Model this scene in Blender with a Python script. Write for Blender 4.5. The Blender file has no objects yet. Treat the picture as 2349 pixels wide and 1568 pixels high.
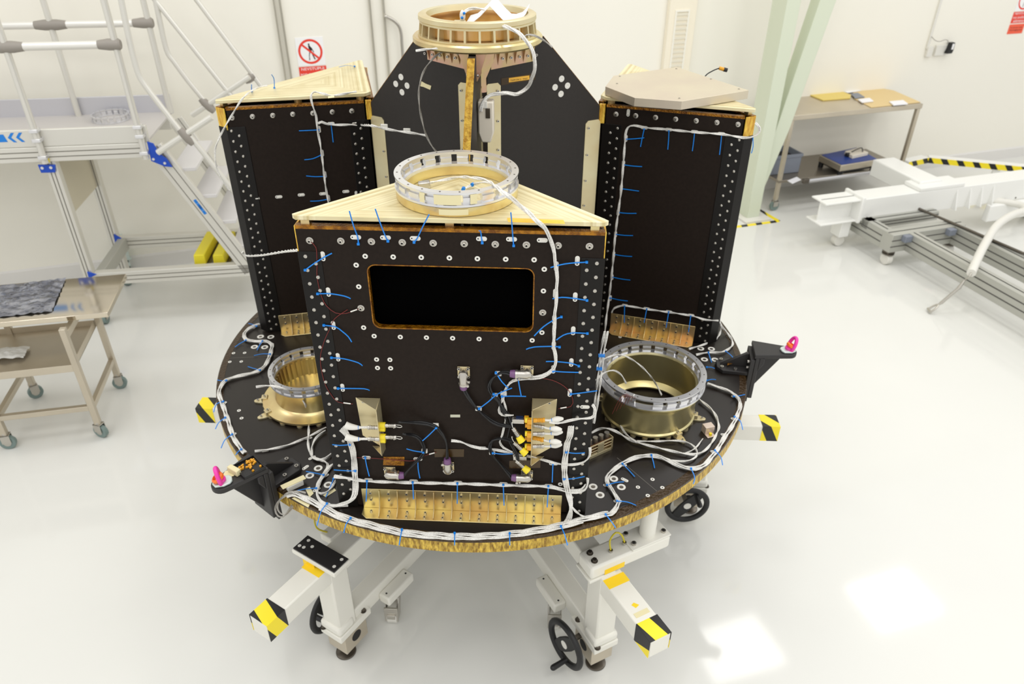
# Clean room with a three-tower spacecraft structure on a white support stand
import bpy, math, random
from mathutils import Vector as V, Matrix as MX
random.seed(7)
SC = bpy.context.scene
COL = SC.collection
PI = math.pi
R_ = math.radians

# ------------------------------------------------------------------ camera model (frame 2349 x 1568)
FPX = 1715.1
TH, ROLL, YAW = 0.572, 0.0042, 0.0438
CAM = V((0.2575, -2.900, 2.8877))
_fx = V((math.cos(YAW), math.sin(YAW), 0)); _fw = V((-math.sin(YAW), math.cos(YAW), 0))
FWD = _fw * math.cos(TH) + V((0, 0, -math.sin(TH)))
_up = _fw * math.sin(TH) + V((0, 0, math.cos(TH)))
RGT = _fx * math.cos(ROLL) + _up * math.sin(ROLL)
UPV = _up * math.cos(ROLL) - _fx * math.sin(ROLL)

def ray(u, v):
    return RGT * ((u - 1174.5) / FPX) - UPV * ((v - 784) / FPX) + FWD

def hit(u, v, n, p):
    d = ray(u, v)
    return CAM + d * ((p - CAM).dot(n) / d.dot(n))

# named surfaces: (outward normal, point)
ZD = 0.96                      # top of the base disc
ZT = 2.065                     # top of the tower cover plates
YF = -1.015                    # outer face of the front tower
def rz(a): return MX.Rotation(a, 4, 'Z')
TA = {'F': 0.0, 'R': 2 * PI / 3, 'L': 4 * PI / 3}     # rotation of each tower about the centre
S2 = math.sqrt(.5)
PL = {
    'D': (V((0, 0, 1)), V((0, 0, ZD))),
    'T': (V((0, 0, 1)), V((0, 0, ZT))),
    'F': (V((0, -1, 0)), V((0, YF, 0))),
    'L': (rz(TA['L']) @ V((S2, S2, 0)), rz(TA['L']) @ V((.431, -.972, 0))),
    'R': (rz(TA['R']) @ V((-S2, S2, 0)), rz(TA['R']) @ V((-.431, -.972, 0))),
    'WR': (V((math.sin(R_(30)), -math.cos(R_(30)), 0)), V((0, 0, 0)) + V((math.sin(R_(30)), -math.cos(R_(30)), 0)) * .012),
    'WL': (V((-math.sin(R_(30)), -math.cos(R_(30)), 0)), V((-math.sin(R_(30)), -math.cos(R_(30)), 0)) * .012),
    'G': (V((0, 0, 1)), V((0, 0, 0))),
    'WALL': (V((.375, -1, 0)).normalized(), V((0, 3.72, 0))),
}
def on(pl, u, v, off=0.0):
    if isinstance(pl, str):
        n, p = PL[pl]
    else:
        n, p = pl
    return hit(u, v, n, p + n * off)

# windows of the photograph that coordinates below were read in: (x0, y0, scale)
ZN = {'4': (650, 320, .32780), '5': (650, 700, .35080), 'L': (430, 680, .35088), 'R': (1340, 680, .33163),
      'B': (640, 960, .18499), 'C': (1000, 800, .27416), 'T': (850, 0, .24240), 'A': (450, 120, .25510),
      'G': (1300, 100, .22957), 'F': (1700, 150, .28704), 'S': (0, 0, .25543), 'S2': (0, 350, .25543),
      'W': (0, 620, .26792), 'P': (0, 0, 1.0), 'Q': (790, 880, .11479), 'K': (1340, 930, .08929), 'V': (1360, 760, .15946)}
def at(z, pts, pl, off=0.0):
    x0, y0, s = ZN[z]
    out = []
    for q in pts:
        o = q[2] if len(q) > 2 else off
        out.append(on(pl, x0 + s * q[0], y0 + s * q[1], o))
    return out

# ------------------------------------------------------------------ materials
def lin(c): return tuple(((x / 255) / 12.92 if x / 255 <= .04045 else ((x / 255 + .055) / 1.055) ** 2.4) for x in c)
MATS = {}
def mat(name, rgb, rough=.5, metal=0., spec=.5, var=0., vscale=8., rgb2=None, bump=0., bscale=60., stretch=None, coat=0., **kw):
    if name in MATS: return MATS[name]
    m = bpy.data.materials.new(name); m.use_nodes = True
    nt = m.node_tree; b = nt.nodes['Principled BSDF']
    c = lin(rgb)
    b.inputs['Base Color'].default_value = (*c, 1)
    b.inputs['Roughness'].default_value = rough
    b.inputs['Metallic'].default_value = metal
    b.inputs['Specular IOR Level'].default_value = spec
    b.inputs['Coat Weight'].default_value = coat
    tc = nt.nodes.new('ShaderNodeTexCoord')
    src = tc.outputs['Object']
    if stretch:
        mp = nt.nodes.new('ShaderNodeMapping'); mp.inputs['Scale'].default_value = stretch
        nt.links.new(src, mp.inputs['Vector']); src = mp.outputs['Vector']
    if rgb2 is not None or var:
        nz = nt.nodes.new('ShaderNodeTexNoise'); nz.inputs['Scale'].default_value = vscale; nz.inputs['Detail'].default_value = 4
        nt.links.new(src, nz.inputs['Vector'])
        rp = nt.nodes.new('ShaderNodeValToRGB')
        c2 = lin(rgb2) if rgb2 is not None else tuple(x * (1 - var) for x in c)
        rp.color_ramp.elements[0].color = (*c2, 1); rp.color_ramp.elements[1].color = (*c, 1)
        rp.color_ramp.elements[0].position = .35; rp.color_ramp.elements[1].position = .65
        nt.links.new(nz.outputs['Fac'], rp.inputs['Fac']); nt.links.new(rp.outputs['Color'], b.inputs['Base Color'])
    if bump:
        n2 = nt.nodes.new('ShaderNodeTexNoise'); n2.inputs['Scale'].default_value = bscale; n2.inputs['Detail'].default_value = 3
        nt.links.new(src, n2.inputs['Vector'])
        bp = nt.nodes.new('ShaderNodeBump'); bp.inputs['Strength'].default_value = bump; bp.inputs['Distance'].default_value = .01
        nt.links.new(n2.outputs['Fac'], bp.inputs['Height']); nt.links.new(bp.outputs['Normal'], b.inputs['Normal'])
    if 'alpha' in kw: b.inputs['Alpha'].default_value = kw['alpha']
    if 'trans' in kw: b.inputs['Transmission Weight'].default_value = kw['trans']
    MATS[name] = m
    return m

def stripes(name, period=.12, dirv=(1, 0, .7), ca=(250, 228, 40), cb=(22, 22, 24)):
    m = mat(name, ca, .4); nt = m.node_tree; b = nt.nodes['Principled BSDF']
    tc = nt.nodes['Texture Coordinate']
    d = nt.nodes.new('ShaderNodeVectorMath'); d.operation = 'DOT_PRODUCT'
    l = math.sqrt(sum(x * x for x in dirv)); d.inputs[1].default_value = tuple(x / l / period for x in dirv)
    nt.links.new(tc.outputs['Object'], d.inputs[0])
    f = nt.nodes.new('ShaderNodeMath'); f.operation = 'FRACT'; nt.links.new(d.outputs['Value'], f.inputs[0])
    g = nt.nodes.new('ShaderNodeMath'); g.operation = 'GREATER_THAN'; g.inputs[1].default_value = .58; nt.links.new(f.outputs[0], g.inputs[0])
    mx = nt.nodes.new('ShaderNodeMix'); mx.data_type = 'RGBA'
    mx.inputs[6].default_value = (*lin(ca), 1); mx.inputs[7].default_value = (*lin(cb), 1)
    nt.links.new(g.outputs[0], mx.inputs[0]); nt.links.new(mx.outputs[2], b.inputs['Base Color'])
    return m

def milled(name, ang):
    """pale gold plate with milling marks that run parallel to its three edges"""
    m = mat(name, (222, 205, 148), .42, .55, .5); nt = m.node_tree; b = nt.nodes['Principled BSDF']
    ge = nt.nodes.new('ShaderNodeNewGeometry')
    vals = []
    c0 = rz(ang) @ V((0, -.86, 0))
    for n in ((0, -1, 0), (S2, S2, 0), (-S2, S2, 0)):
        nn = rz(ang) @ V(n)
        sb = nt.nodes.new('ShaderNodeVectorMath'); sb.operation = 'SUBTRACT'; sb.inputs[1].default_value = c0
        nt.links.new(ge.outputs['Position'], sb.inputs[0])
        d = nt.nodes.new('ShaderNodeVectorMath'); d.operation = 'DOT_PRODUCT'; d.inputs[1].default_value = nn
        nt.links.new(sb.outputs[0], d.inputs[0]); vals.append(d.outputs['Value'])
    a = nt.nodes.new('ShaderNodeMath'); a.operation = 'MAXIMUM'; nt.links.new(vals[0], a.inputs[0]); nt.links.new(vals[1], a.inputs[1])
    a2 = nt.nodes.new('ShaderNodeMath'); a2.operation = 'MAXIMUM'; nt.links.new(a.outputs[0], a2.inputs[0]); nt.links.new(vals[2], a2.inputs[1])
    nz = nt.nodes.new('ShaderNodeTexNoise'); nz.noise_dimensions = '1D'; nz.inputs['Scale'].default_value = 75; nz.inputs['Detail'].default_value = 2
    nt.links.new(a2.outputs[0], nz.inputs['W'])
    nb = nt.nodes.new('ShaderNodeTexNoise'); nb.inputs['Scale'].default_value = 9; nt.links.new(ge.outputs['Position'], nb.inputs['Vector'])
    ad = nt.nodes.new('ShaderNodeMath'); ad.operation = 'MULTIPLY_ADD'; ad.inputs[1].default_value = .5
    nt.links.new(nb.outputs['Fac'], ad.inputs[0]); nt.links.new(nz.outputs['Fac'], ad.inputs[2])
    rp = nt.nodes.new('ShaderNodeValToRGB')
    rp.color_ramp.elements[0].position = .5; rp.color_ramp.elements[1].position = .95
    rp.color_ramp.elements[0].color = (*lin((208, 192, 142)), 1); rp.color_ramp.elements[1].color = (*lin((240, 231, 194)), 1)
    nt.links.new(ad.outputs[0], rp.inputs['Fac']); nt.links.new(rp.outputs['Color'], b.inputs['Base Color'])
    return m

WALLM = mat('cream wall paint', (243, 240, 229), .6, var=.02, vscale=.6)
FLOORM = mat('white epoxy floor', (226, 226, 221), .075, spec=.5, var=.03, vscale=.8, coat=.0)
CARB = mat('black carbon skin', (35, 27, 22), .5, spec=.13, var=.18, vscale=90)
CARBW = mat('black carbon web', (40, 35, 31), .48, spec=.4, var=.15, vscale=90)
CARBD = mat('black carbon base skin', (30, 24, 20), .34, spec=.36, var=.25, vscale=7)
ANGLE = mat('black carbon angle', (18, 15, 13), .38, spec=.25, var=.15, vscale=60)
INSIDE = mat('painted interior dark', (2, 2, 2), .95, spec=.02)  # near-black colour carries the shade inside the window tower
GOLDA = mat('yellow chromate alloy', (226, 212, 156), .28, .9, rgb2=(210, 186, 138), vscale=7)
GOLDP = mat('pale gold alloy', (222, 213, 176), .36, .7, rgb2=(212, 194, 150), vscale=5)
GOLDD = mat('olive gold alloy', (210, 200, 152), .3, .85, rgb2=(188, 174, 124), vscale=4, stretch=(1, 1, .3))
PINKG = mat('pinkish chromate alloy', (206, 164, 146), .35, .85, rgb2=(200, 180, 130), vscale=14)
KAPT = mat('amber film', (176, 118, 20), .22, .55, spec=.6, rgb2=(112, 66, 8), vscale=60, bump=.6, bscale=160)
KAPW = mat('wrinkled gold tape', (255, 216, 88), .3, .2, rgb2=(206, 150, 40), vscale=38, bump=.7, bscale=110, stretch=(2.2, 2.2, .5))
RIMM = mat('wrinkled gold rim tape', (236, 200, 84), .36, .3, rgb2=(140, 104, 30), vscale=75, bump=.8, bscale=150, stretch=(1.6, 1.6, .45))
ALU = mat('machined aluminium', (228, 228, 230), .28, .8)
ALUX = mat('extruded aluminium', (222, 220, 212), .42, .45)
ALUG = mat('grey anodised profile', (186, 186, 178), .45, .4)
STEEL = mat('bright steel', (196, 192, 184), .3, .95)
STEELB = mat('brushed steel', (206, 196, 178), .34, .8, var=.1, vscale=3)
STEELD = mat('dark steel', (112, 106, 98), .32, .9)
MIRR = mat('polished steel', (214, 204, 186), .08, .95)
DARKH = mat('dark hole', (14, 13, 13), .6)
WCAB = mat('white braided sleeve', (238, 236, 230), .45, spec=.5, var=.28, vscale=260)
BCAB = mat('black rubber cable', (20, 20, 22), .5)
REDW = mat('red wire', (112, 30, 26), .45)
BLUE = mat('blue nylon', (8, 128, 222), .4)
WPLA = mat('white nylon', (226, 224, 216), .45)
YCAP = mat('yellow plastic', (236, 214, 40), .4)
AMB = mat('amber plastic', (222, 158, 34), .4)
PURP = mat('purple heat shrink', (116, 78, 122), .35)
WPAINT = mat('white paint', (232, 230, 220), .4)
WPAINT2 = mat('glossy white paint', (240, 240, 236), .28)
BLK = mat('black plastic', (24, 24, 25), .5)
BLKM = mat('matt black anodised', (38, 36, 36), .5)
YPAINT = mat('yellow paint', (240, 224, 50), .45)
YTAPE = mat('yellow tape', (250, 212, 36), .5)
OTAPE = mat('orange tape', (244, 186, 60), .4)
MASK = mat('masking tape', (226, 216, 172), .6)
PINK = mat('pink enamel', (238, 60, 168), .3)
ORNG = mat('orange enamel', (244, 120, 40), .35)
ZINC = mat('white zinc', (208, 220, 216), .35, .3)
GREENP = mat('pale green paint', (212, 219, 198), .5)
BLUEP = mat('blue bracket paint', (16, 74, 190), .4)
SKYB = mat('light blue print', (20, 128, 220), .5)
REDP = mat('red print', (232, 66, 50), .5)
BLKP = mat('black print', (22, 22, 24), .5)
WHTP = mat('white print', (244, 244, 244), .5)
PAPER = mat('white paper', (240, 240, 244), .6)
GREYP = mat('grey plastic', (128, 134, 146), .5)
RUBG = mat('grey green rubber', (122, 140, 136), .5)
NAVY = mat('blue painted steel', (40, 66, 140), .4)
BOARD = mat('tan board', (222, 196, 140), .5)
BOARDY = mat('yellow board', (226, 202, 110), .5)
FOIL = mat('crinkled foil', (176, 178, 188), .22, .9, rgb2=(120, 122, 134), vscale=9, bump=1., bscale=22)
CREAM = mat('cream plastic', (230, 222, 206), .4)
BAG = mat('white film', (228, 228, 224), .35)
HAZ = stripes('hazard stripes')
HAZB = stripes('hazard beam stripes', .085, (1, .9, .5))
MILL = {k: milled('milled gold plate ' + k, TA[k]) for k in TA}

# ------------------------------------------------------------------ mesh builder
class MB:
    def __init__(s, M=None):
        s.v = []; s.f = []; s.mi = []; s.M = M or MX(); s.m = 0
    def add(s, vs, fs, M=None):
        n = len(s.v); A = s.M @ M if M else s.M
        s.v += [A @ V(p) for p in vs]
        for f in fs:
            s.f.append([i + n for i in f]); s.mi.append(s.m)
        return s
    def box(s, x0, x1, y0, y1, z0, z1, M=None):
        vs = [(x0, y0, z0), (x1, y0, z0), (x1, y1, z0), (x0, y1, z0), (x0, y0, z1), (x1, y0, z1), (x1, y1, z1), (x0, y1, z1)]
        return s.add(vs, [(3, 2, 1, 0), (4, 5, 6, 7), (0, 1, 5, 4), (1, 2, 6, 5), (2, 3, 7, 6), (3, 0, 4, 7)], M)
    def prism(s, poly, z0, z1, M=None):
        n = len(poly)
        a = sum(poly[i][0] * poly[(i + 1) % n][1] - poly[(i + 1) % n][0] * poly[i][1] for i in range(n))
        if a < 0: poly = poly[::-1]
        vs = [(p[0], p[1], z0) for p in poly] + [(p[0], p[1], z1) for p in poly]
        fs = [tuple(range(n - 1, -1, -1)), tuple(range(n, 2 * n))] + [(i, (i + 1) % n, n + (i + 1) % n, n + i) for i in range(n)]
        return s.add(vs, fs, M)
    def prism_y(s, poly, y0, y1, M=None):
        """polygon in (x, z), thickness along y"""
        A = MX(((1, 0, 0, 0), (0, 0, -1, 0), (0, 1, 0, 0), (0, 0, 0, 1)))
        return s.prism(poly, -y1, -y0, (M or MX()) @ A)
    def cyl(s, p0, p1, r0, r1=None, n=14, cap=True):
        p0 = V(p0); p1 = V(p1); r1 = r0 if r1 is None else r1
        d = (p1 - p0).normalized(); a = d.orthogonal().normalized(); b = d.cross(a)
        vs = []
        for p, r in ((p0, r0), (p1, r1)):
            for i in range(n):
                t = 2 * PI * i / n; vs.append(p + (a * math.cos(t) + b * math.sin(t)) * r)
        fs = [(i, (i + 1) % n, n + (i + 1) % n, n + i) for i in range(n)]
        if cap: fs += [tuple(range(n - 1, -1, -1)), tuple(range(n, 2 * n))]
        return s.add(vs, fs)
    def lathe(s, prof, n=32, M=None, closed=False, a0=0., a1=2 * PI):
        full = abs(a1 - a0 - 2 * PI) < 1e-6; k = len(prof); m = n if full else n + 1
        vs = []
        for i in range(m):
            t = a0 + (a1 - a0) * i / n; c, q = math.cos(t), math.sin(t)
            vs += [(r * c, r * q, z) for r, z in prof]
        fs = []
        for i in range(n):
            j = (i + 1) % m
            for e in range(k if closed else k - 1):
                g = (e + 1) % k
                fs.append((i * k + e, j * k + e, j * k + g, i * k + g))
        if closed and not full:
            fs.append(tuple(range(k))); fs.append(tuple(range(n * k + k - 1, n * k - 1, -1)))
        return s.add(vs, fs, M)
    def tube(s, pts, r, n=6, ph=0., rad=0., tw=0., cap=True):
        """tube along pts; ph/rad/tw put a strand beside the centre line"""
        pts = [V(p) for p in pts]
        up = None; rings = []; L = 0.
        for i, p in enumerate(pts):
            d = (pts[min(i + 1, len(pts) - 1)] - pts[max(i - 1, 0)])
            if d.length < 1e-9: d = V((0, 0, 1))
            d.normalize()
            up = d.orthogonal().normalized() if up is None else (up - d * up.dot(d)).normalized()
            w = d.cross(up)
            if i: L += (p - pts[i - 1]).length
            q = p + (up * math.cos(ph + tw * L) + w * math.sin(ph + tw * L)) * rad
            rr = r[i] if isinstance(r, (list, tuple)) else r
            rings.append([q + (up * math.cos(2 * PI * k / n) + w * math.sin(2 * PI * k / n)) * rr for k in range(n)])
        vs = [q for g in rings for q in g]; fs = []
        for i in range(len(pts) - 1):
            for k in range(n):
                fs.append((i * n + k, i * n + (k + 1) % n, (i + 1) * n + (k + 1) % n, (i + 1) * n + k))
        if cap:
            fs.append(tuple(range(n - 1, -1, -1))); e = (len(pts) - 1) * n; fs.append(tuple(range(e, e + n)))
        return s.add(vs, fs)
    def ribbon(s, pts, side, w, t):
        """flat strap along pts, w wide along side, t thick"""
        pts = [V(p) for p in pts]; vs = []; fs = []
        for i, p in enumerate(pts):
            d = (pts[min(i + 1, len(pts) - 1)] - pts[max(i - 1, 0)]).normalized()
            sd = V(side) if not callable(side) else side(p)
            sd = (sd - d * sd.dot(d)); sd = sd.normalized() if sd.length > 1e-6 else d.orthogonal().normalized()
            nn = d.cross(sd)
            for a, b in ((-1, -1), (1, -1), (1, 1), (-1, 1)):
                vs.append(p + sd * (a * w / 2) + nn * (b * t / 2))
        for i in range(len(pts) - 1):
            for k in range(4):
                fs.append((i * 4 + k, i * 4 + (k + 1) % 4, (i + 1) * 4 + (k + 1) % 4, (i + 1) * 4 + k))
        fs += [(3, 2, 1, 0), tuple(len(pts) * 4 - 4 + k for k in range(4))]
        return s.add(vs, fs)
    def ball(s, c, r, n=12, sq=(1, 1, 1)):
        k = max(4, n // 2)
        return s.lathe([(max(1e-5, r * math.sin(PI * i / k)), -r * math.cos(PI * i / k)) for i in range(k + 1)], n,
                       MX.Translation(V(c)) @ MX.Diagonal((*sq, 1)))

WM = {}                                                             # world matrix of every object made here
def mesh_of(mb, name, mats, smooth=35, recentre=True):
    me = bpy.data.meshes.new(name)
    base = V((0, 0, 0))
    if recentre and mb.v:
        lo = [min(p[k] for p in mb.v) for k in range(3)]; hi = [max(p[k] for p in mb.v) for k in range(3)]
        base = V(((lo[0] + hi[0]) / 2, (lo[1] + hi[1]) / 2, lo[2]))
    me.from_pydata([tuple(p - base) for p in mb.v], [], mb.f)
    for m in (mats if isinstance(mats, (list, tuple)) else [mats]): me.materials.append(m)
    me.polygons.foreach_set('material_index', mb.mi)
    if smooth:
        me.polygons.foreach_set('use_smooth', [True] * len(me.polygons))
        me.set_sharp_from_angle(angle=R_(smooth))
    me.update()
    return me, base

def put(o, M, parent=None):
    COL.objects.link(o); WM[o.name] = M
    if parent is not None:
        o.parent = parent; o.matrix_basis = WM[parent.name].inverted() @ M
    else:
        o.matrix_basis = M
    return o
def tag(o, label=None, cat=None, group=None, kind=None):
    for k, x in (('label', label), ('category', cat), ('group', group), ('kind', kind)):
        if x: o[k] = x
    return o
def thing(name, label, cat, loc=(0, 0, 0), group=None):
    o = bpy.data.objects.new(name, None); o.empty_display_size = .05
    put(o, MX.Translation(V(loc))); return tag(o, label, cat, group)
def obj(name, mb, mats, parent=None, bev=0., smooth=35, label=None):
    me, base = mesh_of(mb, name, mats, smooth)
    o = bpy.data.objects.new(name, me); put(o, MX.Translation(base), parent)
    if bev:
        b = o.modifiers.new('bevel', 'BEVEL'); b.width = bev; b.segments = 2; b.limit_method = 'ANGLE'; b.angle_limit = R_(50)
    if label: o['label'] = label
    return o
def inst(name, me, M, parent):
    return put(bpy.data.objects.new(name, me), M, parent)
def struct(name, mb, m, bev=0.):
    o = obj(name, mb, m, None, bev); o['kind'] = 'structure'; return o

def axis_frame(p, n, up=(0, 0, 1)):
    """matrix whose local Z points along n at p"""
    n = V(n).normalized(); u = V(up); x = u.cross(n)
    if x.length < 1e-4: x = V((1, 0, 0))
    x.normalize(); y = n.cross(x)
    return MX(((x[0], y[0], n[0], p[0]), (x[1], y[1], n[1], p[1]), (x[2], y[2], n[2], p[2]), (0, 0, 0, 1)))

def smooth_path(pts, step=.012):
    P = [V(p) for p in pts]
    if len(P) < 3: P = [P[0], (P[0] + P[-1]) / 2, P[-1]]
    out = []
    for i in range(len(P) - 1):
        a = P[max(i - 1, 0)]; b = P[i]; c = P[i + 1]; d = P[min(i + 2, len(P) - 1)]
        k = max(2, min(14, int((c - b).length / step)))
        for j in range(k):
            t = j / k; t2 = t * t; t3 = t2 * t
            out.append(.5 * ((2 * b) + (c - a) * t + (2 * a - 5 * b + 4 * c - d) * t2 + (3 * b - a - 3 * c + d) * t3))
    out.append(P[-1]); return out

# shared small hardware, local Z is the outward axis
def hw(name, build, mats):
    mb = MB(); build(mb); return mesh_of(mb, name, mats, 35, False)[0]
def _rivet(m):
    m.lathe([(.0062, 0), (.0062, .0015), (.0052, .0034), (.0028, .0046), (.0024, .0046), (.0022, .0036), (1e-5, .0036)], 12)
RIVET = hw('rivet', _rivet, [STEEL])
def _wb(m):
    m.lathe([(.0105, 0), (.0105, .0018), (.0085, .0028), (.0056, .0028)], 18)
    m.lathe([(.0056, .0028), (.0056, .0086), (.0048, .0094), (.0030, .0094), (.0028, .0066)], 12)
    m.m = 1; m.lathe([(.0028, .0066), (1e-5, .0066)], 12)
WBOLT = hw('washer_bolt', _wb, [STEEL, DARKH])
def _ins(m):
    m.lathe([(.0078, 0), (.0078, .0012), (.0030, .0012)], 16)
    m.m = 1; m.lathe([(.0030, .0012), (1e-5, .0008)], 10)
INSERT = hw('insert', _ins, [WPLA, DARKH])
def _bins(m):
    m.lathe([(.0160, 0), (.0160, .0012), (.0085, .0012), (.0080, .0004)], 22)
    m.m = 1; m.lathe([(.0080, .0004), (1e-5, .0002)], 12)
BIGINS = hw('threaded_insert', _bins, [WPLA, STEELD])
def _cap(m):
    m.cyl((0, 0, 0), (0, 0, .0055), .0050, n=12); m.m = 1; m.cyl((0, 0, .0055), (0, 0, .0058), .0026, n=8)
CAPS = hw('cap_screw', _cap, [STEEL, DARKH])
def _hex(m):
    m.cyl((0, 0, 0), (0, 0, .003), .013, n=16); m.cyl((0, 0, .003), (0, 0, .012), .0095, n=6)
HEXB = hw('hex_bolt', _hex, [STEELD])
def _tm(m):
    pts = []
    for cx, a in ((.0085, -90), (.0085, 90), (-.0085, 90), (-.0085, 270)):
        pass
    for k in range(13): t = R_(-90 + 15 * k); pts.append((.0085 + .0065 * math.cos(t), .0065 * math.sin(t)))
    for k in range(13): t = R_(90 + 15 * k); pts.append((-.0085 + .0065 * math.cos(t), .0065 * math.sin(t)))
    m.prism(pts, 0, .0016); m.box(-.002, .010, -.0022, .0022, .0016, .004)
    m.m = 1; m.cyl((-.0095, 0, .0016), (-.0095, 0, .0018), .0022, n=8)
TMOUNT = hw('tie_mount', _tm, [WPLA, DARKH])

def hardware(name, me, pl, pts, parent, z='P', off=0., rot=0.):
    n = PL[pl][0]
    for p in at(z, pts, pl, off):
        up = (0, 0, 1) if abs(n.z) < .5 else (0, 1, 0)
        inst(name, me, axis_frame(p, n, up) @ MX.Rotation(rot, 4, 'Z'), parent)

def tie(parent, pl, z, pts, off=.006, head=-1, w=.0034):
    """a blue cable tie: a flat strap lying over the surface, its little head block at one end"""
    n = PL[pl][0]
    P = at(z, pts, pl, off)
    mb = MB()
    sp = smooth_path(P, .01)
    sd = lambda p: n.cross(V((0.3, .2, .9))) if False else n
    # strap is widest across its own direction within the surface
    def side(p): return SIDE[0]
    d = (sp[-1] - sp[0]); SIDE = [n.cross(d) if n.cross(d).length > 1e-6 else n]
    mb.ribbon(sp, side, w, .0013)
    h = sp[head] if head else sp[0]
    mb.box(-.0035, .0035, -.003, .003, -.0025, .003, axis_frame(h, n, (0, 0, 1) if abs(n.z) < .5 else (0, 1, 0)))
    return obj('cable_tie', mb, BLUE, parent, smooth=30)

def cable(name, segs, label, r=.0048, strands=2, m=None, parent=None, cat='cable', group=None, step=.012, tw=38):
    """segs: list of points (Vectors) already in the world"""
    sp = smooth_path(segs, step); mb = MB()
    if strands == 1: mb.tube(sp, r, 8)
    else:
        for k in range(strands): mb.tube(sp, r * .62, 6, 2 * PI * k / strands, r * .55, tw)
    o = obj(name, mb, m or WCAB, parent, smooth=60)
    if parent is None: tag(o, label, cat, group)
    elif label: o['label'] = label
    return o

# ------------------------------------------------------------------ room
WN, WP = PL['WALL']
WD = V((1, .375, 0)).normalized()                      # along the wall, to the viewer's right
WB = -WN                                               # into the wall
WF = MX(((WD.x, WB.x, 0, 0), (WD.y, WB.y, 0, 3.72), (0, 0, 1, 0), (0, 0, 0, 1)))   # wall frame: x along, y into the wall, z up
def wl(p): return WF.inverted() @ p
struct('floor', MB().box(-9, 10, -7, 9, -.05, 0), FLOORM)
struct('wall_back', MB(WF).box(-9, 9.5, 0, .2, 0, 5.2), WALLM)
mb = MB(WF)
mb.prism([(0, 0), (0, -.012), (.02, -.012), (.11, -.012), (.125, 0)], -9, 9.5, MX(((0, 0, 1, 0), (0, 1, 0, 0), (1, 0, 0, 0), (0, 0, 0, 1))))
struct('baseboard_back', mb, mat('white vinyl skirting', (226, 224, 220), .4))
# shallow pilaster with a slotted ventilation grille
vx0 = wl(on('WALL', 1530, 20)).x; vx1 = wl(on('WALL', 1592, 20)).x
struct('trim_1', MB(WF).box(vx0, vx1, -.05, 0, .125, 5.2), mat('cream pilaster paint', (243, 235, 216), .6), .004)
gx0 = wl(on('WALL', 1543, 90)).x; gx1 = wl(on('WALL', 1560, 90)).x
g = thing('ventilation_grille', 'pale slotted ventilation grille high on the narrow wall pilaster', 'vent', WF @ V(((gx0 + gx1) / 2, -.05, 1.2)))
mb = MB(WF); c = (gx0 + gx1) / 2
for a in ((c - .07, c - .055), (c + .055, c + .07)): mb.box(a[0], a[1], -.06, -.05, 1.15, 1.80)
for zz in (1.15, 1.785): mb.box(c - .055, c + .055, -.06, -.05, zz, zz + .015)
obj('frame', mb, WALLM, g)
mb = MB(WF)
for k in range(16): mb.box(c - .055, c + .055, -.058, -.0505, 1.17 + k * .039, 1.19 + k * .039)
obj('slats', mb, mat('grille shade paint', (229, 223, 206), .6), g)
# pairs of tall steel rails on the wall
for i, (u, w) in enumerate(((629, .012), (643, .014), (846, .014), (877, .016))):
    x = wl(on('WALL', u + 4, 40)).x
    struct('trim_%d' % (i + 2), MB(WF).box(x - w / 2, x + w / 2, -.03, 0, .125, 4.2), mat('wall rail steel', (206, 202, 188), .3, .6), .002)
def wallpts(pts, off=.04): return at('P', pts, 'WALL', off)
h = wallpts([(885, 38), (900, 45), (914, 58), (920, 75), (922, 100), (924, 130), (926, 190)], .05)
mb = MB(); mb.tube(smooth_path(h), .013, 10); mb.tube(smooth_path([h[0], h[0] + WB * .05]), .013, 10); mb.ball(h[0], .016)
tag(obj('grab_rail', mb, STEEL, smooth=60), 'bent polished steel grab rail on the wall behind the black shear panels', 'rail')

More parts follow.
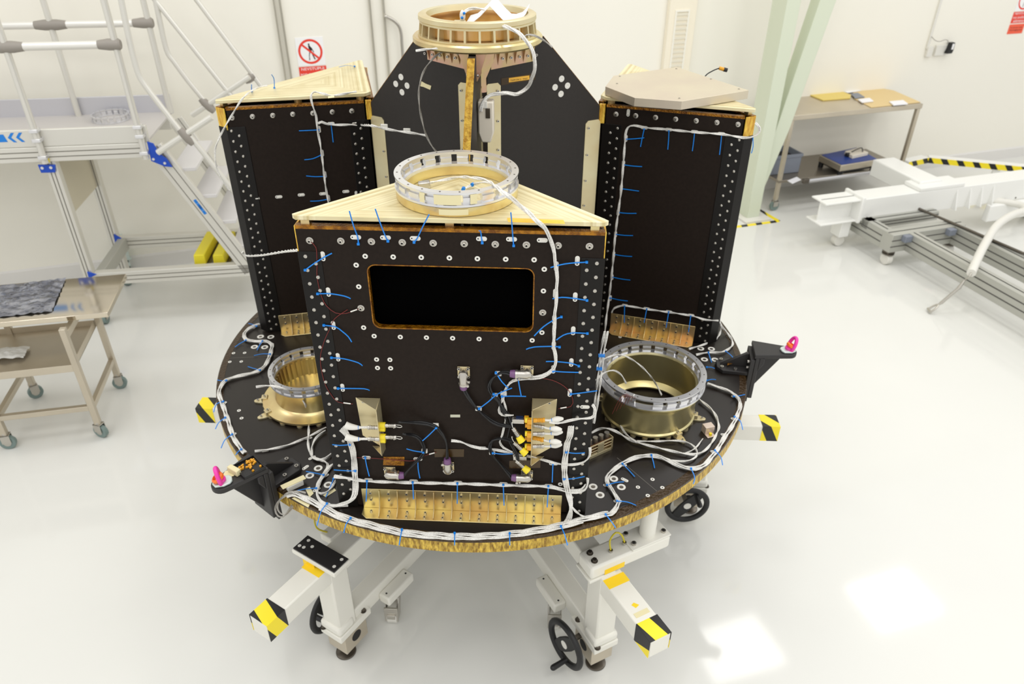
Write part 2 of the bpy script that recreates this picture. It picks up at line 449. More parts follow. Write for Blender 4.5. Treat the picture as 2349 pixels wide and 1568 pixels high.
# signs
def sign(name, x, z, w, label, cut):
    t = thing(name, label, 'sign', WF @ V((x, 0, z - .30)))
    M = WF @ MX.Translation((x, -.004, z))
    k = w / .21
    obj('board', MB(M).box(-w / 2, w / 2, 0, .004, -.105 * k, .105 * k), WHTP, t)
    def ring(r0, r1, y, n=40):
        m = MB(M); vs = []; fs = []
        for i in range(n):
            a = 2 * PI * i / n
            for r in (r0, r1): vs += [(r * math.cos(a), y, r * math.sin(a))]
        for i in range(n):
            j = (i + 1) % n; fs.append((2 * i, 2 * i + 1, 2 * j + 1, 2 * j))
        return m.add(vs, fs)
    r = .092 * k
    m = ring(r * .82, r, -.0008)
    q = r * .88; a = R_(-42); ux, uz = math.cos(a), math.sin(a); hw_ = r * .08
    m.add([(-q * ux - hw_ * uz, -.0012, -q * uz + hw_ * ux), (q * ux - hw_ * uz, -.0012, q * uz + hw_ * ux), (q * ux + hw_ * uz, -.0012, q * uz - hw_ * ux), (-q * ux + hw_ * uz, -.0012, -q * uz - hw_ * ux)], [(0, 1, 2, 3)])
    obj('prohibition_ring', m, REDP, t)
    m = MB(M)
    def quad(p): m.add([(a * r, -.001, b * r) for a, b in p], [tuple(range(len(p)))])
    quad([(-.14, .62), (-.06, .66), (0, .60), (-.02, .50), (-.12, .50)])
    quad([(-.14, .48), (-.02, .50), (.12, .30), (.14, .12), (.06, .02), (-.08, .04), (-.1, .2)])
    quad([(.06, .34), (.14, .3), (.3, -.05), (.24, -.08)])
    quad([(-.08, .06), (.0, .04), (-.1, -.3), (-.12, -.68), (-.24, -.7), (-.18, -.66), (-.16, -.3)])
    quad([(.0, .06), (.1, .06), (.22, -.28), (.34, -.6), (.44, -.58), (.26, -.66), (.12, -.28)])
    obj('walking_figure', m, BLKP, t)
    m = MB(M).box(-w / 2, w / 2, 0, .004, -.225 * k, -.112 * k); obj('caption_board', m, REDP, t)
    text_on(t, M, ['NEVSTUPUJ', 'POD ZAV\u011a\u0160EN\u00c1', 'B\u0158EMENA'], -.115 * k, .036 * k, w * .92, WHTP, 'caption')
    if cut:
        obj('lower_caption_board', MB(M).box(-w / 2, w / 2, 0, .004, -.335 * k, -.238 * k), mat('orange red print', (240, 92, 60), .5), t)
        text_on(t, M, ['Do not enter under', 'the hanging load'], -.252 * k, .032 * k, w * .8, BLKP, 'lower_caption')
    return t
def text_mesh(s, width, height):
    cu = bpy.data.curves.new('lettering', 'FONT'); cu.body = s; cu.size = 1; cu.align_x = 'CENTER'; cu.resolution_u = 2
    o = bpy.data.objects.new('lettering', cu); COL.objects.link(o)
    dg = bpy.context.evaluated_depsgraph_get(); me = bpy.data.meshes.new_from_object(o.evaluated_get(dg))
    bpy.data.objects.remove(o); bpy.data.curves.remove(cu)
    vs = [v.co.copy() for v in me.vertices]; fs = [tuple(p.vertices) for p in me.polygons]; bpy.data.meshes.remove(me)
    x0 = min(v.x for v in vs); x1 = max(v.x for v in vs); y0 = min(v.y for v in vs); y1 = max(v.y for v in vs)
    k = min(width / (x1 - x0), height / (y1 - y0)) if height else width / (x1 - x0)
    sx = min(width / (x1 - x0), k * 1.25)
    return [((v.x - (x0 + x1) / 2) * sx, (v.y - y0) * k) for v in vs], fs
def text_on(t, M, lines, ztop, lh, width, m, name):
    mb = MB(M)
    for i, s in enumerate(lines):
        vs, fs = text_mesh(s, width, lh * .72)
        mb.add([(x, -.0006, ztop - lh * (i + 1) + lh * .2 + y) for x, y in vs], fs)
    obj(name, mb, m, t, smooth=0)
def wall_text(M, s, width, height, m, name, parent):
    """lettering in the local X (along) / Y (up) plane of M, facing +Z"""
    vs, fs = text_mesh(s, width, height); mb = MB(M); mb.add([(x, y - height / 2, 0) for x, y in vs], fs)
    return obj(name, mb, m, parent, smooth=0)
s1 = wl(on('WALL', 712, 118)); sign('prohibition_sign', s1.x, s1.z, .21, 'red and white no-walking sign on the wall behind the milled gold tower top', False)
s2 = wl(on('WALL', 2352, 2)); sign('prohibition_sign', s2.x, s2.z + .005, .20, 'no-walking sign with two caption boards above the wall power adapter', True)

# conduit, socket box and plugged-in adapter on the wall
p = [wl(q) for q in at('P', [(2158, 0), (2121, 120)], 'WALL')]
x = (p[0].x + p[1].x) / 2
tag(obj('cable_conduit', MB(WF).box(x - .014, x + .014, -.018, 0, 1.30, 4.2), WPLA, bev=.002), 'white cable conduit running up the wall to a socket', 'conduit')
q = wl(on('WALL', 2136, 117))
t = thing('wall_socket', 'white double wall socket at the foot of the conduit', 'socket', WF @ V((q.x, 0, q.z - .05)))
obj('socket_box', MB(WF).box(q.x - .075, q.x - .005, -.03, 0, q.z - .05, q.z + .05), WPLA, t, .004)
obj('socket_box', MB(WF).box(q.x + .03, q.x + .17, -.03, 0, q.z - .045, q.z + .055), WPLA, t, .004)
q2 = wl(on('WALL', 2168, 108))
t = thing('power_adapter', 'small black plug-in power adapter hanging in the wall socket', 'adapter', WF @ V((q2.x, -.03, q2.z - .05)))
obj('body', MB(WF).prism_y([(q2.x - .03, q2.z - .05), (q2.x + .035, q2.z - .05), (q2.x + .045, q2.z - .02), (q2.x + .04, q2.z + .055), (q2.x - .01, q2.z + .055), (q2.x - .012, q2.z)], -.075, -.03), BLK, t, .005)
obj('rating_label', MB(WF).box(q2.x + .008, q2.x + .032, -.0765, -.075, q2.z - .01, q2.z + .045), WHTP, t)
cable('cord', at('P', [(2137, 84, .02), (2146, 93, .05), (2156, 95, .06), (2168, 91, .06), (2175, 94, .06), (2172, 101, .05)], 'WALL'), None, .003, 1, mat('grey cord', (150, 146, 138), .5), t)

# ------------------------------------------------------------------ base disc
DC = V((-.004, .05, 0)); DR = 1.20
base = thing('base_platform', 'large round black platform with a gold taped rim on a white stand', 'platform', DC + V((0, 0, ZD - .065)))
MD = MX.Translation(DC + V((0, 0, ZD)))
obj('top_skin', MB(MD).lathe([(1e-5, 0), (DR - .012, 0), (DR - .004, -.002)], 128), CARBD, base, smooth=20)
obj('rim_tape', MB(MD).lathe([(DR - .004, -.0018), (DR, -.006), (DR, -.060), (DR - .004, -.064)], 160), RIMM, base)
obj('edge_film', MB(MD).lathe([(DR - .03, .0006), (DR - .003, .0006), (DR + .0006, -.003), (DR + .0006, -.012)], 160), mat('dark amber film', (58, 40, 16), .2, .3, bump=.5, bscale=90), base)
obj('bottom_skin', MB(MD).lathe([(DR - .004, -.064), (1e-5, -.065)], 96), CARB, base)
mb = MB()
for a in (-53, -172, 68):
    d = V((math.cos(R_(a)), math.sin(R_(a)), 0)); n = V((-d.y, d.x, 0)) * .0012
    a0 = DC + d * .95 + V((0, 0, ZD + .0004)); a1 = DC + d * 1.19 + V((0, 0, ZD + .0004))
    mb.add([a0 - n, a1 - n, a1 + n, a0 + n], [(0, 1, 2, 3)])
obj('panel_seam', mb, mat('grey seam', (96, 92, 86), .5), base)
hardware('threaded_insert', BIGINS, 'D', [(62, 1315), (110, 1372), (205, 1260), (257, 1317), (806, 360), (880, 362), (832, 435), (905, 437)], base, 'R')
hardware('threaded_insert', BIGINS, 'D', [(855, 1122), (800, 1170), (920, 1230), (478, 262), (545, 264), (438, 329), (505, 331)], base, 'L')
hardware('insert', INSERT, 'D', [(372, 1318), (473, 1264), (541, 1321), (440, 1376), (248, 280), (146, 367)], base, 'R')
hardware('insert', INSERT, 'D', [(301, 370), (374, 368), (277, 427), (352, 425), (337, 745), (354, 795)], base, 'L')
hardware('tie_mount', TMOUNT, 'D', [(772, 1118)], base, 'L', rot=1.0)
hardware('tie_mount', TMOUNT, 'D', [(280, 1268)], base, 'R', rot=-.6)

# ------------------------------------------------------------------ towers
W2 = .431; YB = -.972                                  # half width of outer panel; where side panels start
def plan_frame(k): return rz(TA[k])
def rounded_rect(x0, x1, z0, z1, r, n=7):
    pts = []
    for cx, cz, a in ((x1 - r, z0 + r, -90), (x1 - r, z1 - r, 0), (x0 + r, z1 - r, 90), (x0 + r, z0 + r, 180)):
        for i in range(n): t = R_(a + 90 * i / (n - 1)); pts.append((cx + r * math.cos(t), cz + r * math.sin(t)))
    return pts
HT = ZT - .032                                         # top of the wall panels
def tower(k, label):
    A = plan_frame(k)
    t = thing('equipment_tower', label, 'tower', A @ V((0, -.86, ZD)))
    th = .018
    # outer panel
    if k == 'F':
        c = [on('F', u, v) for u, v in ((845, 608), (1223, 617), (857, 753), (1222, 757))]
        x0, x1 = (c[0].x + c[2].x) / 2, (c[1].x + c[3].x) / 2; z1, z0 = (c[0].z + c[1].z) / 2, (c[2].z + c[3].z) / 2
        inn = rounded_rect(x0, x1, z0, z1, .022); n = len(inn)
        ox0, ox1, oz0, oz1 = -W2 + .002, W2 - .002, ZD + .012, HT
        q = n // 4; cor = [(ox1, oz0), (ox1, oz1), (ox0, oz1), (ox0, oz0)]
        mb = MB(A)
        vs = [(a, YF, b) for a, b in inn] + [(a, YF, b) for a, b in cor] + [(a, YF + th, b) for a, b in inn] + [(a, YF + th, b) for a, b in cor]
        m0 = n + 4; fs = []
        for i in range(n):
            j = (i + 1) % n; ci = i // q; cj = j // q
            for s, off in ((0, 0), (1, m0)):
                f = [i + off, n + ci + off, n + cj + off, j + off] if ci != cj else [i + off, n + ci + off, j + off]
                fs.append(tuple(f if s == 0 else f[::-1]))
        for i in range(4): fs.append((n + i, n + (i + 1) % 4, m0 + n + (i + 1) % 4, m0 + n + i)[::-1])
        mb.add(vs, fs); pan = obj('outer_panel', mb, CARB, t)
        mb = MB(A); vs = [(a, YF - .001, b) for a, b in rounded_rect(x0, x1, z0, z1, .022)] + [(a, YF + th + .001, b) for a, b in rounded_rect(x0, x1, z0, z1, .022)]
        vs2 = [(a, YF - .001, b) for a, b in rounded_rect(x0 - .0035, x1 + .0035, z0 - .0035, z1 + .0035, .0255)]
        mb.add(vs + vs2, [(i, (i + 1) % n, n + (i + 1) % n, n + i) for i in range(n)] + [(i, 2 * n + i, 2 * n + (i + 1) % n, (i + 1) % n) for i in range(n)])
        obj('window_edge_film', mb, KAPT, t)
        obj('interior_dark_sheet', MB(A).box(x0 - .05, x1 + .05, YF + th + .03, YF + th + .035, z0 - .08, z1 + .05), INSIDE, t)  # added black sheet close behind the window, paints the unlit interior
    else:
        obj('outer_panel', MB(A).box(-W2 + .002, W2 - .002, YF, YF + th, ZD + .012, HT), CARB, t)
    # side panels (45 degrees), mitred at the apex
    for sx in (1, -1):
        a0 = V((sx * W2, YB, 0)); a1 = V((sx * .030, YB + W2 - .030, 0)); n = V((sx * S2, S2, 0)) * th
        a0 = a0 + (a1 - a0).normalized() * .012
        obj('side_panel', MB(A).prism([(a0.x, a0.y), (a1.x, a1.y), (a1.x - n.x, a1.y - n.y), (a0.x - n.x, a0.y - n.y)], ZD + .012, HT), CARB, t)
    # amber film that closes the panel tops, seen as a band under the cover plate
    mb = MB(A); top = HT + .004
    mb.box(-W2 + .002, W2 - .002, YF - .0012, YF + th + .002, HT - .006, top)
    for sx in (1, -1):
        a0 = V((sx * (W2 - .008), YB + .008, 0)); a1 = V((sx * .030, YB + W2 - .030, 0)); n = V((sx * S2, S2, 0))
        p = [a0 + n * .0012, a1 + n * .0012, a1 - n * (th + .002), a0 - n * (th + .002)]
        mb.prism([(q.x, q.y) for q in p], HT - .006, top)
    obj('edge_film', mb, KAPT, t)
    # gold film on the ends of the outer panel above the angles
    for sx in (1, -1): obj('end_film', MB(A).box(min(sx * (W2 - .004), sx * (W2 + .001)), max(sx * (W2 - .004), sx * (W2 + .001)), YF + .0005, YB + .006, HT - .085, HT + .002), KAPW, t)
    # small standoffs and cover plate
    mb = MB(A)
    for x, y in ((-.40, -1.0), (.40, -1.0), (0, -.99), (-.02, -.60), (.02, -.60), (-.2, -.78), (.2, -.78)): mb.box(x - .012, x + .012, y - .01, y + .01, top - .002, ZT - .014)
    obj('standoff', mb, GOLDA, t)
    c = .014; f0 = -1.012
    poly = [(-.435 + .010, f0), (.435 - .010, f0), (.435 + .002, f0 + .012), (.435 - c, f0 + c + .016), (.02, -.572), (-.02, -.572), (-.435 + c, f0 + c + .016), (-.435 - .002, f0 + .012)]
    obj('cover_plate', MB(A).prism(poly, ZT - .014, ZT), MILL[k], t, .0015)
    # corner angles: flange on the outer panel, end strip, flange on the side panel
    za, zb = ZD + .006, HT - .075
    for sx in (1, -1):
        fl = .064; g = .0022
        a0 = (sx * (W2 - fl), YF - g); a1 = (sx * (W2 + g), YF - g); a2 = (sx * (W2 + g), YB + .002)
        a3 = (a2[0] - sx * .075 * S2, a2[1] + .075 * S2)
        path = [a0, a1, a2, a3]
        ipath = [(sx * (W2 - fl), YF), (sx * W2, YF), (sx * W2, YB), (sx * W2 - sx * .075 * S2 - sx * .001, YB + .075 * S2)]
        mb = MB(A); poly = path + ipath[::-1]
        mb.prism(poly, za, zb)
        ang = obj('corner_angle', mb, ANGLE, t, .001)
        vis = (k == 'F') or (k == 'L' and sx == 1) or (k == 'R' and sx == -1)
        if vis:
            n = 22; pit = (zb - za - .03) / n
            for i in range(n + 1):
                for q, (dx, dz) in enumerate(((.020, 0), (.047, .5))):
                    z = za + .016 + (i + dz) * pit
                    if z > zb - .010: continue
                    if k == 'F': p = A @ V((sx * (W2 - dx), YF - g, z)); nn = A @ V((0, -1, 0))
                    else: p = A @ V((sx * (W2 + g - dx * S2), YB + dx * S2, z)); nn = A @ V((sx * S2, S2, 0)); p = p + nn * .0016
                    inst('rivet', RIVET, axis_frame(p, nn), ang)
    if k != 'F':
        # riveted angle at the apex end of the face that can be seen, and its pale splice to the web
        sx = 1 if k == 'L' else -1
        nn = V((sx * S2, S2, 0)); dd = V((-sx * S2, S2, 0)); ap = V((0, YB + W2, 0))
        q0 = ap - dd * .112; q1 = ap - dd * .030
        p = [q0, q1, q1 + nn * .0024, q0 + nn * .0024]
        ang = obj('corner_angle', MB(A).prism([(a.x, a.y) for a in p], za, zb), ANGLE, t, .0008)
        c0, c1 = ap - dd * .036, ap - dd * .012
        p = [c0 - nn * .016, c1 - nn * .016, c1 + nn * .002, c0 + nn * .002]
        obj('end_film', MB(A).prism([(a.x, a.y) for a in p], HT - .075, HT + .003), KAPW, t)
        n = 22; pit = (zb - za - .03) / n
        for i in range(n + 1):
            for dx, dz in ((.095, 0), (.066, .5)):
                z = za + .016 + (i + dz) * pit
                if z > zb - .01: continue
                inst('rivet', RIVET, axis_frame(A @ (ap - dd * dx + nn * .0026 + V((0, 0, z))), A @ nn), ang)
    return t
tF = tower('F', 'nearest triangular black tower, with a rectangular window opening in its face')
tL = tower('L', 'triangular black tower whose bare milled gold top stands before the wall sign')
tR = tower('R', 'triangular black tower with a loose chamfered metal plate on its top')

# small hardware on the faces
hardware('washer_bolt', WBOLT, 'F', [(185, 705), (403, 708), (617, 712), (833, 718), (1049, 723), (1266, 727), (1483, 731), (1701, 735), (1922, 740), (2142, 745), (544, 1177), (1815, 1208)], tF, '4')
hardware('insert', INSERT, 'F', [(573, 815), (769, 820), (965, 823), (1162, 827), (1358, 832), (1556, 836), (1755, 840), (510, 877), (528, 1028), (562, 1314), (1826, 906), (1820, 1058)], tF, '4')
hardware('insert', INSERT, 'F', [(594, 200), (765, 206), (936, 210), (1107, 214), (1280, 219), (1452, 223), (1627, 228), (1691, 177), (610, 353), (697, 355), (616, 408), (702, 410), (1811, 1168)], tF, '5')
hardware('tie_mount', TMOUNT, 'F', [(507, 682), (715, 685), (923, 690), (1387, 693), (1597, 696), (1812, 703)], tF, '4', rot=PI * 0)
hardware('tie_mount', TMOUNT, 'F', [(277, 815), (315, 1065), (2057, 847), (1910, 885), (2042, 1100), (1903, 1075)], tF, '4', rot=PI / 2)
hardware('tie_mount', TMOUNT, 'F', [(327, 130), (357, 338), (387, 537), (1772, 92), (1895, 165), (1768, 262), (1883, 372), (1765, 417), (1873, 570)], tF, '5', rot=PI / 2)
hardware('tie_mount', TMOUNT, 'F', [(543, 993), (880, 1003), (1767, 1033), (557, 1139), (852, 1147), (1142, 1156), (1440, 1165), (1735, 1177), (1300, 932)], tF, '5')
hardware('tie_mount', TMOUNT, 'F', [(1972, 663)], tF, '5', .003)
for pts in ([(462, 500, .045), (490, 600, .03), (520, 682, .006), (525, 730, .006)], [(643, 485, .05), (680, 590, .03), (718, 685, .006), (732, 710, .006)],
            [(1020, 523, .045), (975, 610, .025), (937, 690, .006), (915, 718, .006)], [(1368, 640, .02), (1380, 640, .016), (1387, 690, .006), (1392, 722, .006)],
            [(1592, 510, .045), (1600, 600, .025), (1607, 695, .006), (1612, 742, .006)], [(340, 795), (290, 820), (210, 870), (153, 912)],
            [(470, 1112, .02), (430, 1095, .012), (330, 1078), (240, 1078)], [(1870, 895), (1920, 880, .012), (2000, 865), (2123, 857)], [(1883, 1113), (1950, 1103), (2030, 1110), (2125, 1124)]):
    tie(tF, 'F', '4', pts)
for pts in ([(447, 240, .02), (425, 205, .014), (385, 170), (340, 140), (265, 130)], [(517, 395, .02), (490, 375, .014), (400, 350), (315, 342)], [(563, 555, .02), (530, 545), (440, 543), (358, 543)],
            [(1640, 200, .02), (1700, 140, .012), (1770, 95, .01), (1818, 75)], [(1785, 227, .02), (1830, 195, .012), (1890, 180), (1988, 183)], [(1588, 287, .02), (1640, 272), (1760, 268, .01), (1806, 272)],
            [(1717, 367), (1780, 367), (1880, 378), (1932, 396)], [(1930, 438), (1830, 435), (1765, 430, .01)], [(2052, 558, .012), (1950, 572), (1880, 580)],
            [(562, 1117, .012), (545, 1050), (535, 995)], [(893, 1130), (882, 1070), (880, 1010)], [(1758, 1157), (1760, 1100), (1763, 1035)]):
    tie(tF, 'F', '5', pts)
# left and right tower faces
hardware('washer_bolt', WBOLT, 'L', [(323, 588), (507, 577), (690, 567), (870, 556), (1050, 547), (1225, 536), (1400, 527)], tL, 'A')
hardware('tie_mount', TMOUNT, 'L', [(538, 1313), (743, 1298), (945, 1280), (1138, 1270), (1346, 1250), (1212, 640), (1420, 632)], tL, 'A')
hardware('tie_mount', TMOUNT, 'L', [(1105, 690), (1133, 905), (1158, 1098), (1190, 1310), (1440, 1275)], tL, 'A', rot=PI / 2)
for pts in ([(925, 705), (1000, 702), (1100, 697)], [(973, 965), (1050, 955), (1125, 922)], [(990, 1110), (1070, 1117), (1160, 1114)], [(1025, 1337), (1100, 1335), (1185, 1320)], [(1232, 808), (1222, 720), (1213, 648)]):
    tie(tL, 'L', 'A', pts)
hardware('washer_bolt', WBOLT, 'R', [(492, 705), (689, 720), (887, 737), (1088, 754), (1293, 771), (1500, 788), (1711, 807)], tR, 'G')
hardware('tie_mount', TMOUNT, 'R', [(775, 838), (1020, 858), (1278, 880), (1545, 900)], tR, 'G')
hardware('tie_mount', TMOUNT, 'R', [(615, 690), (592, 945), (567, 1200), (545, 1440)], tR, 'G', rot=PI / 2)
for pts in ([(738, 1030), (755, 940), (775, 850)], [(1010, 1058), (1018, 960), (1022, 868)], [(1255, 1073), (1268, 980), (1278, 885)], [(1527, 1110), (1540, 1000), (1548, 908)],
            [(1845, 1095, .012), (1862, 1030, .012), (1860, 930, .008)], [(775, 940), (680, 950), (590, 955)], [(752, 1228), (660, 1222), (565, 1210)], [(722, 1472), (630, 1460), (542, 1448)]):
    tie(tR, 'R', 'G', pts)
for a in ((1418, 487, 1460, 489), (1412, 537, 1452, 540), (1408, 583, 1450, 588), (1404, 635, 1446, 642), (1400, 683, 1440, 690)):
    hardware('tie_mount', TMOUNT, 'R', [(a[0], a[1])], tR, 'P', rot=PI / 2)
    tie(tR, 'R', 'P', [(a[2], a[3]), ((a[0] + a[2]) / 2, (a[1] + a[3]) / 2 + 1), (a[0], a[1])])

# ------------------------------------------------------------------ central webs
def web(a, label):
    M = rz(R_(a)) @ MX()
    t = thing('shear_web', label, 'panel', M @ V((.3, 0, ZD)))
    poly = [(.03, ZD + .006), (.520, ZD + .006), (.548, ZD + .05), (.548, 2.03), (.27, 2.325), (.03, 2.325)]
    obj('skin', MB(M).prism_y(poly, -.012, .012), CARBW, t)
    mb = MB(M)
    for p, q in ((poly[2], poly[3]), (poly[3], poly[4])):
        d = V((q[0] - p[0], 0, q[1] - p[1])); n = V((d.z, 0, -d.x)).normalized() * .0012
        a0, a1 = V((p[0], 0, p[1])) + n, V((q[0], 0, q[1])) + n; y = V((0, .0128, 0))
        mb.add([a0 - y, a0 + y, a1 + y, a1 - y], [(0, 1, 2, 3), (3, 2, 1, 0)])
    obj('edge_tape', mb, KAPW, t)
    for sy in (-1, 1):
        if a == 30 and sy == 1 or a == 150 and sy == -1: continue
        for x0, x1, zt in ((.020, .086, 2.175), (.482, .556, 1.975)):
            mb = MB(M).prism_y([(x0, 1.05), (x1, 1.05), (x1, zt - .012), (x1 - .012, zt), (x0 + .012, zt), (x0, zt - .012)], min(sy * .012, sy * .0146), max(sy * .012, sy * .0146))
            s = obj('splice_strip', mb, GOLDP, t)
            xb = x1 - .014 if x0 < .1 else x0 + .014
            for i in range(8):
                z = zt - .03 - i * .115
                inst('cap_screw', CAPS, axis_frame(M @ V((xb, sy * .0146, z)), M @ V((0, sy, 0)) - M @ V((0, 0, 0))), s)
    return t
wF = web(-90, 'black shear panel seen edge-on, its gold taped edge under the gold flanged ring')
wR = web(30, 'broad black shear panel carrying an amber serial label')
wL = web(150, 'broad black shear panel crossed by a thin looping grey wire')
hardware('insert', hw('panel_insert', lambda m: m.lathe([(.0125, 0), (.0125, .0014), (.004, .0014), (.003, .0006), (1e-5, .0006)], 18), [WPLA]), 'WR', [(1807, 745), (1745, 825), (1863, 810), (1801, 888)], wR, 'T')
hardware('insert', bpy.data.meshes['panel_insert'], 'WL', [(289, 728), (240, 793), (347, 810), (299, 872)], wL, 'T')
def film(name, pl, z, pts, m, parent, off=.0012, label=None):
    P = at(z, pts, pl, off); Q = at(z, pts, pl, 0.0002); n = len(P); mb = MB()
    mb.add(P + Q, [tuple(range(n)), tuple(range(2 * n - 1, n - 1, -1))] + [(i, n + i, n + (i + 1) % n, (i + 1) % n) for i in range(n)])
    return obj(name, mb, m, parent, smooth=0, label=label)
KFILM = mat('amber film over black', (64, 46, 16), .25, .2)
film('film_tape', 'WR', 'T', [(1238, 740), (1560, 690), (1558, 755), (1236, 808)], KFILM, wR)
lab = film('serial_label', 'WR', 'T', [(1309, 738), (1503, 713), (1504, 752), (1308, 780)], OTAPE, wR, .002)
def face_M(pl, z, p, off):
    n = PL[pl][0]; return axis_frame(at(z, [p], pl, off)[0], n)
wall_text(face_M('WR', 'T', (1406, 746), .0024), 'TWM S/N 2 - YN07', .075, .011, BLKP, 'serial_lettering', wR)
film('masking_tape', 'WL', 'T', [(482, 768), (520, 790), (575, 812), (565, 850), (500, 822), (470, 815)], MASK, wL, .002)

# ------------------------------------------------------------------ ribbed shear cleats at the tower feet
def cleat(frame_x, origin, out, s0, s1, n, h, d, label, m, full=True):
    """frame_x along the face (unit), out = outward normal; ribs every bay"""
    Mx = MX(((frame_x.x, out.x, 0, origin.x), (frame_x.y, out.y, 0, origin.y), (0, 0, 1, ZD + .0005), (0, 0, 0, 1)))
    t = thing('shear_cleat', label, 'bracket', Mx @ V(((s0 + s1) / 2, d / 2, 0)))
    g = .004; c = .02
    mb = MB(Mx)
    mb.box(s0, s1, .0005, g, 0, h)
    mb.prism([(s0, g), (s1, g), (s1, d - c), (s1 - c, d), (s0 + c, d), (s0, d - c)], 0, g)
    pit = (s1 - s0) / n
    A = MX(((0, 0, 1, 0), (1, 0, 0, 0), (0, 1, 0, 0), (0, 0, 0, 1)))
    prof = [(g, g), (d - .004, g), (d - .004, g + .006), (d * .45, h * .34), (g + .012, h * .62), (g + .006, h - .002), (g, h - .002)]
    for i in range(1, n):
        x = s0 + i * pit; mb.prism(prof, x - .0016, x + .0016, A)
    obj('body', mb, m, t, .0012)
    up = Mx.to_3x3()
    for i in range(n):
        x = s0 + (i + .5) * pit
        for z in (h * .50, h * .83): inst('cap_screw', CAPS, axis_frame(Mx @ V((x, g, z)), up @ V((0, 1, 0))), t)
        for y in (d * .42, d * .80):
            if i in (0, n - 1) and y > d * .6: continue
            inst('cap_screw', CAPS, axis_frame(Mx @ V((x, y, g)), V((0, 0, 1)), (0, 1, 0)), t)
    return t
def face_s(pl, u, v):
    return on(pl, u, v)
a = on('F', 826, 1118); b = on('F', 1292, 1135); hF = (a.z + b.z) / 2 - ZD
f0 = on('D', 826, 1190); f1 = on('D', 1290, 1206); dF = YF - (f0.y + f1.y) / 2
cleat(V((1, 0, 0)), V((0, YF - .0004, 0)), V((0, -1, 0)), a.x + .004, b.x - .004, 11, hF, dF, 'long ribbed gold cleat at the foot of the window panel', GOLDA)
for pl, pts, n, lb, m in (('R', [(1403, 707), (1597, 738)], 7, 'ribbed coppery gold cleat behind the tall gold cylinder', mat('coppery chromate alloy', (228, 192, 142), .3, .85, rgb2=(228, 206, 140), vscale=9)),
                          ('L', [(636, 712), (800, 703)], 6, 'ribbed gold cleat half hidden behind the riveted tower corner', GOLDA)):
    n_, p_ = PL[pl]; fx = V((-n_.y, n_.x, 0)); fx = fx if fx.x > 0 else -fx
    A_, B_ = [on(pl, *q) for q in pts]; o = V((p_.x, p_.y, 0)); zt = max(A_.z, B_.z) - ZD
    s0 = (A_ - o).dot(fx); s1 = (B_ - o).dot(fx)
    cleat(fx, o + n_ * .0004, n_, s0, s1, n, hF * .97, dF, lb, m)

# ------------------------------------------------------------------ rings and adapters
def slot_ring(t, M, R, z0, h, nseg, name='slotted_ring', skip=()):
    """aluminium clamp ring: two annuli joined by stepped wall blocks with open slots between"""
    mb = MB(M); w = R * .13
    mb.lathe([(R - w, z0), (R, z0), (R, z0 + .006), (R - w, z0 + .006)], 72, None, True)
    mb.lathe([(R - w * .85, z0 + h - .007), (R - .001, z0 + h - .007), (R, z0 + h - .004), (R, z0 + h), (R - w * .85, z0 + h)], 72, None, True)
    for i in range(nseg):
        a = 2 * PI * i / nseg; da = 2 * PI / nseg * .68
        if i in skip: continue
        prof = [(R - w * .72, z0 + .005), (R - w * .30, z0 + .005), (R - w * .30, z0 + h * .30), (R - w * .12, z0 + h * .34), (R - w * .12, z0 + h * .62), (R - w * .34, z0 + h * .66), (R - w * .34, z0 + h - .006), (R - w * .64, z0 + h - .006), (R - w * .64, z0 + h * .60), (R - w * .86, z0 + h * .56), (R - w * .86, z0 + h * .34), (R - w * .72, z0 + h * .30)]
        mb.lathe(prof, 4, None, True, a - da / 2, a + da / 2)
    o = obj(name, mb, ALU, t, smooth=25)
    for i in range(nseg):
        a = 2 * PI * (i + .5) / nseg
        inst('rim_screw', SCREWD, M @ MX.Translation(((R - w * .4) * math.cos(a), (R - w * .4) * math.sin(a), z0 + h)), o)
    return o
SCREWD = hw('rim_screw', lambda m: m.cyl((0, 0, 0), (0, 0, .0006), .0028, n=8), [STEELD])
# ring on the front tower
CF = V((0.004, -.826, 0))
t = thing('ring_adapter', 'round slotted silver ring on a gold base ring atop the window tower', 'adapter ring', CF + V((0, 0, ZT)))
M = MX.Translation(CF + V((0, 0, ZT + .0008)))
obj('base_ring', MB(M).lathe([(.152, 0), (.176, 0), (.178, .003), (.178, .026), (.172, .028), (.150, .028), (.150, .004)], 80, None, True), GOLDA, t)
r = slot_ring(t, M, .180, .028, .042, 20)
mb = MB(M)
for a0, a1 in ((-104, -80), (-72, -66), (-118, -113)):
    vs = []; fs = []
    for i in range(7):
        a = R_(a0 + (a1 - a0) * i / 6)
        for z in (.036, .064): vs.append((.1800 * math.cos(a), .1800 * math.sin(a), z))
    mb.add(vs, [(2 * i, 2 * i + 2, 2 * i + 3, 2 * i + 1) for i in range(6)])
vs = []
for i in range(9):
    a = R_(-100 + 26 * i / 8)
    for z in (.006, .023): vs.append((.1792 * math.cos(a), .1792 * math.sin(a), z))
mb.add(vs, [(2 * i, 2 * i + 2, 2 * i + 3, 2 * i + 1) for i in range(8)])
obj('masking_tape', mb, MASK, t)
film('serial_tape', 'T', '4', [(1566, 547), (1960, 562), (1972, 590), (1572, 576)], OTAPE, tF, .0012)
p = at('4', [(1768, 571)], 'T', .0016)[0]
wall_text(MX.Translation(p) @ MX.Rotation(.012, 4, 'Z') @ MX.Diagonal((1, 1, 1, 1)), 'TM S/N 2 - TOP FORMSAT 2', .13, .012, YTAPE, 'serial_lettering', tF)

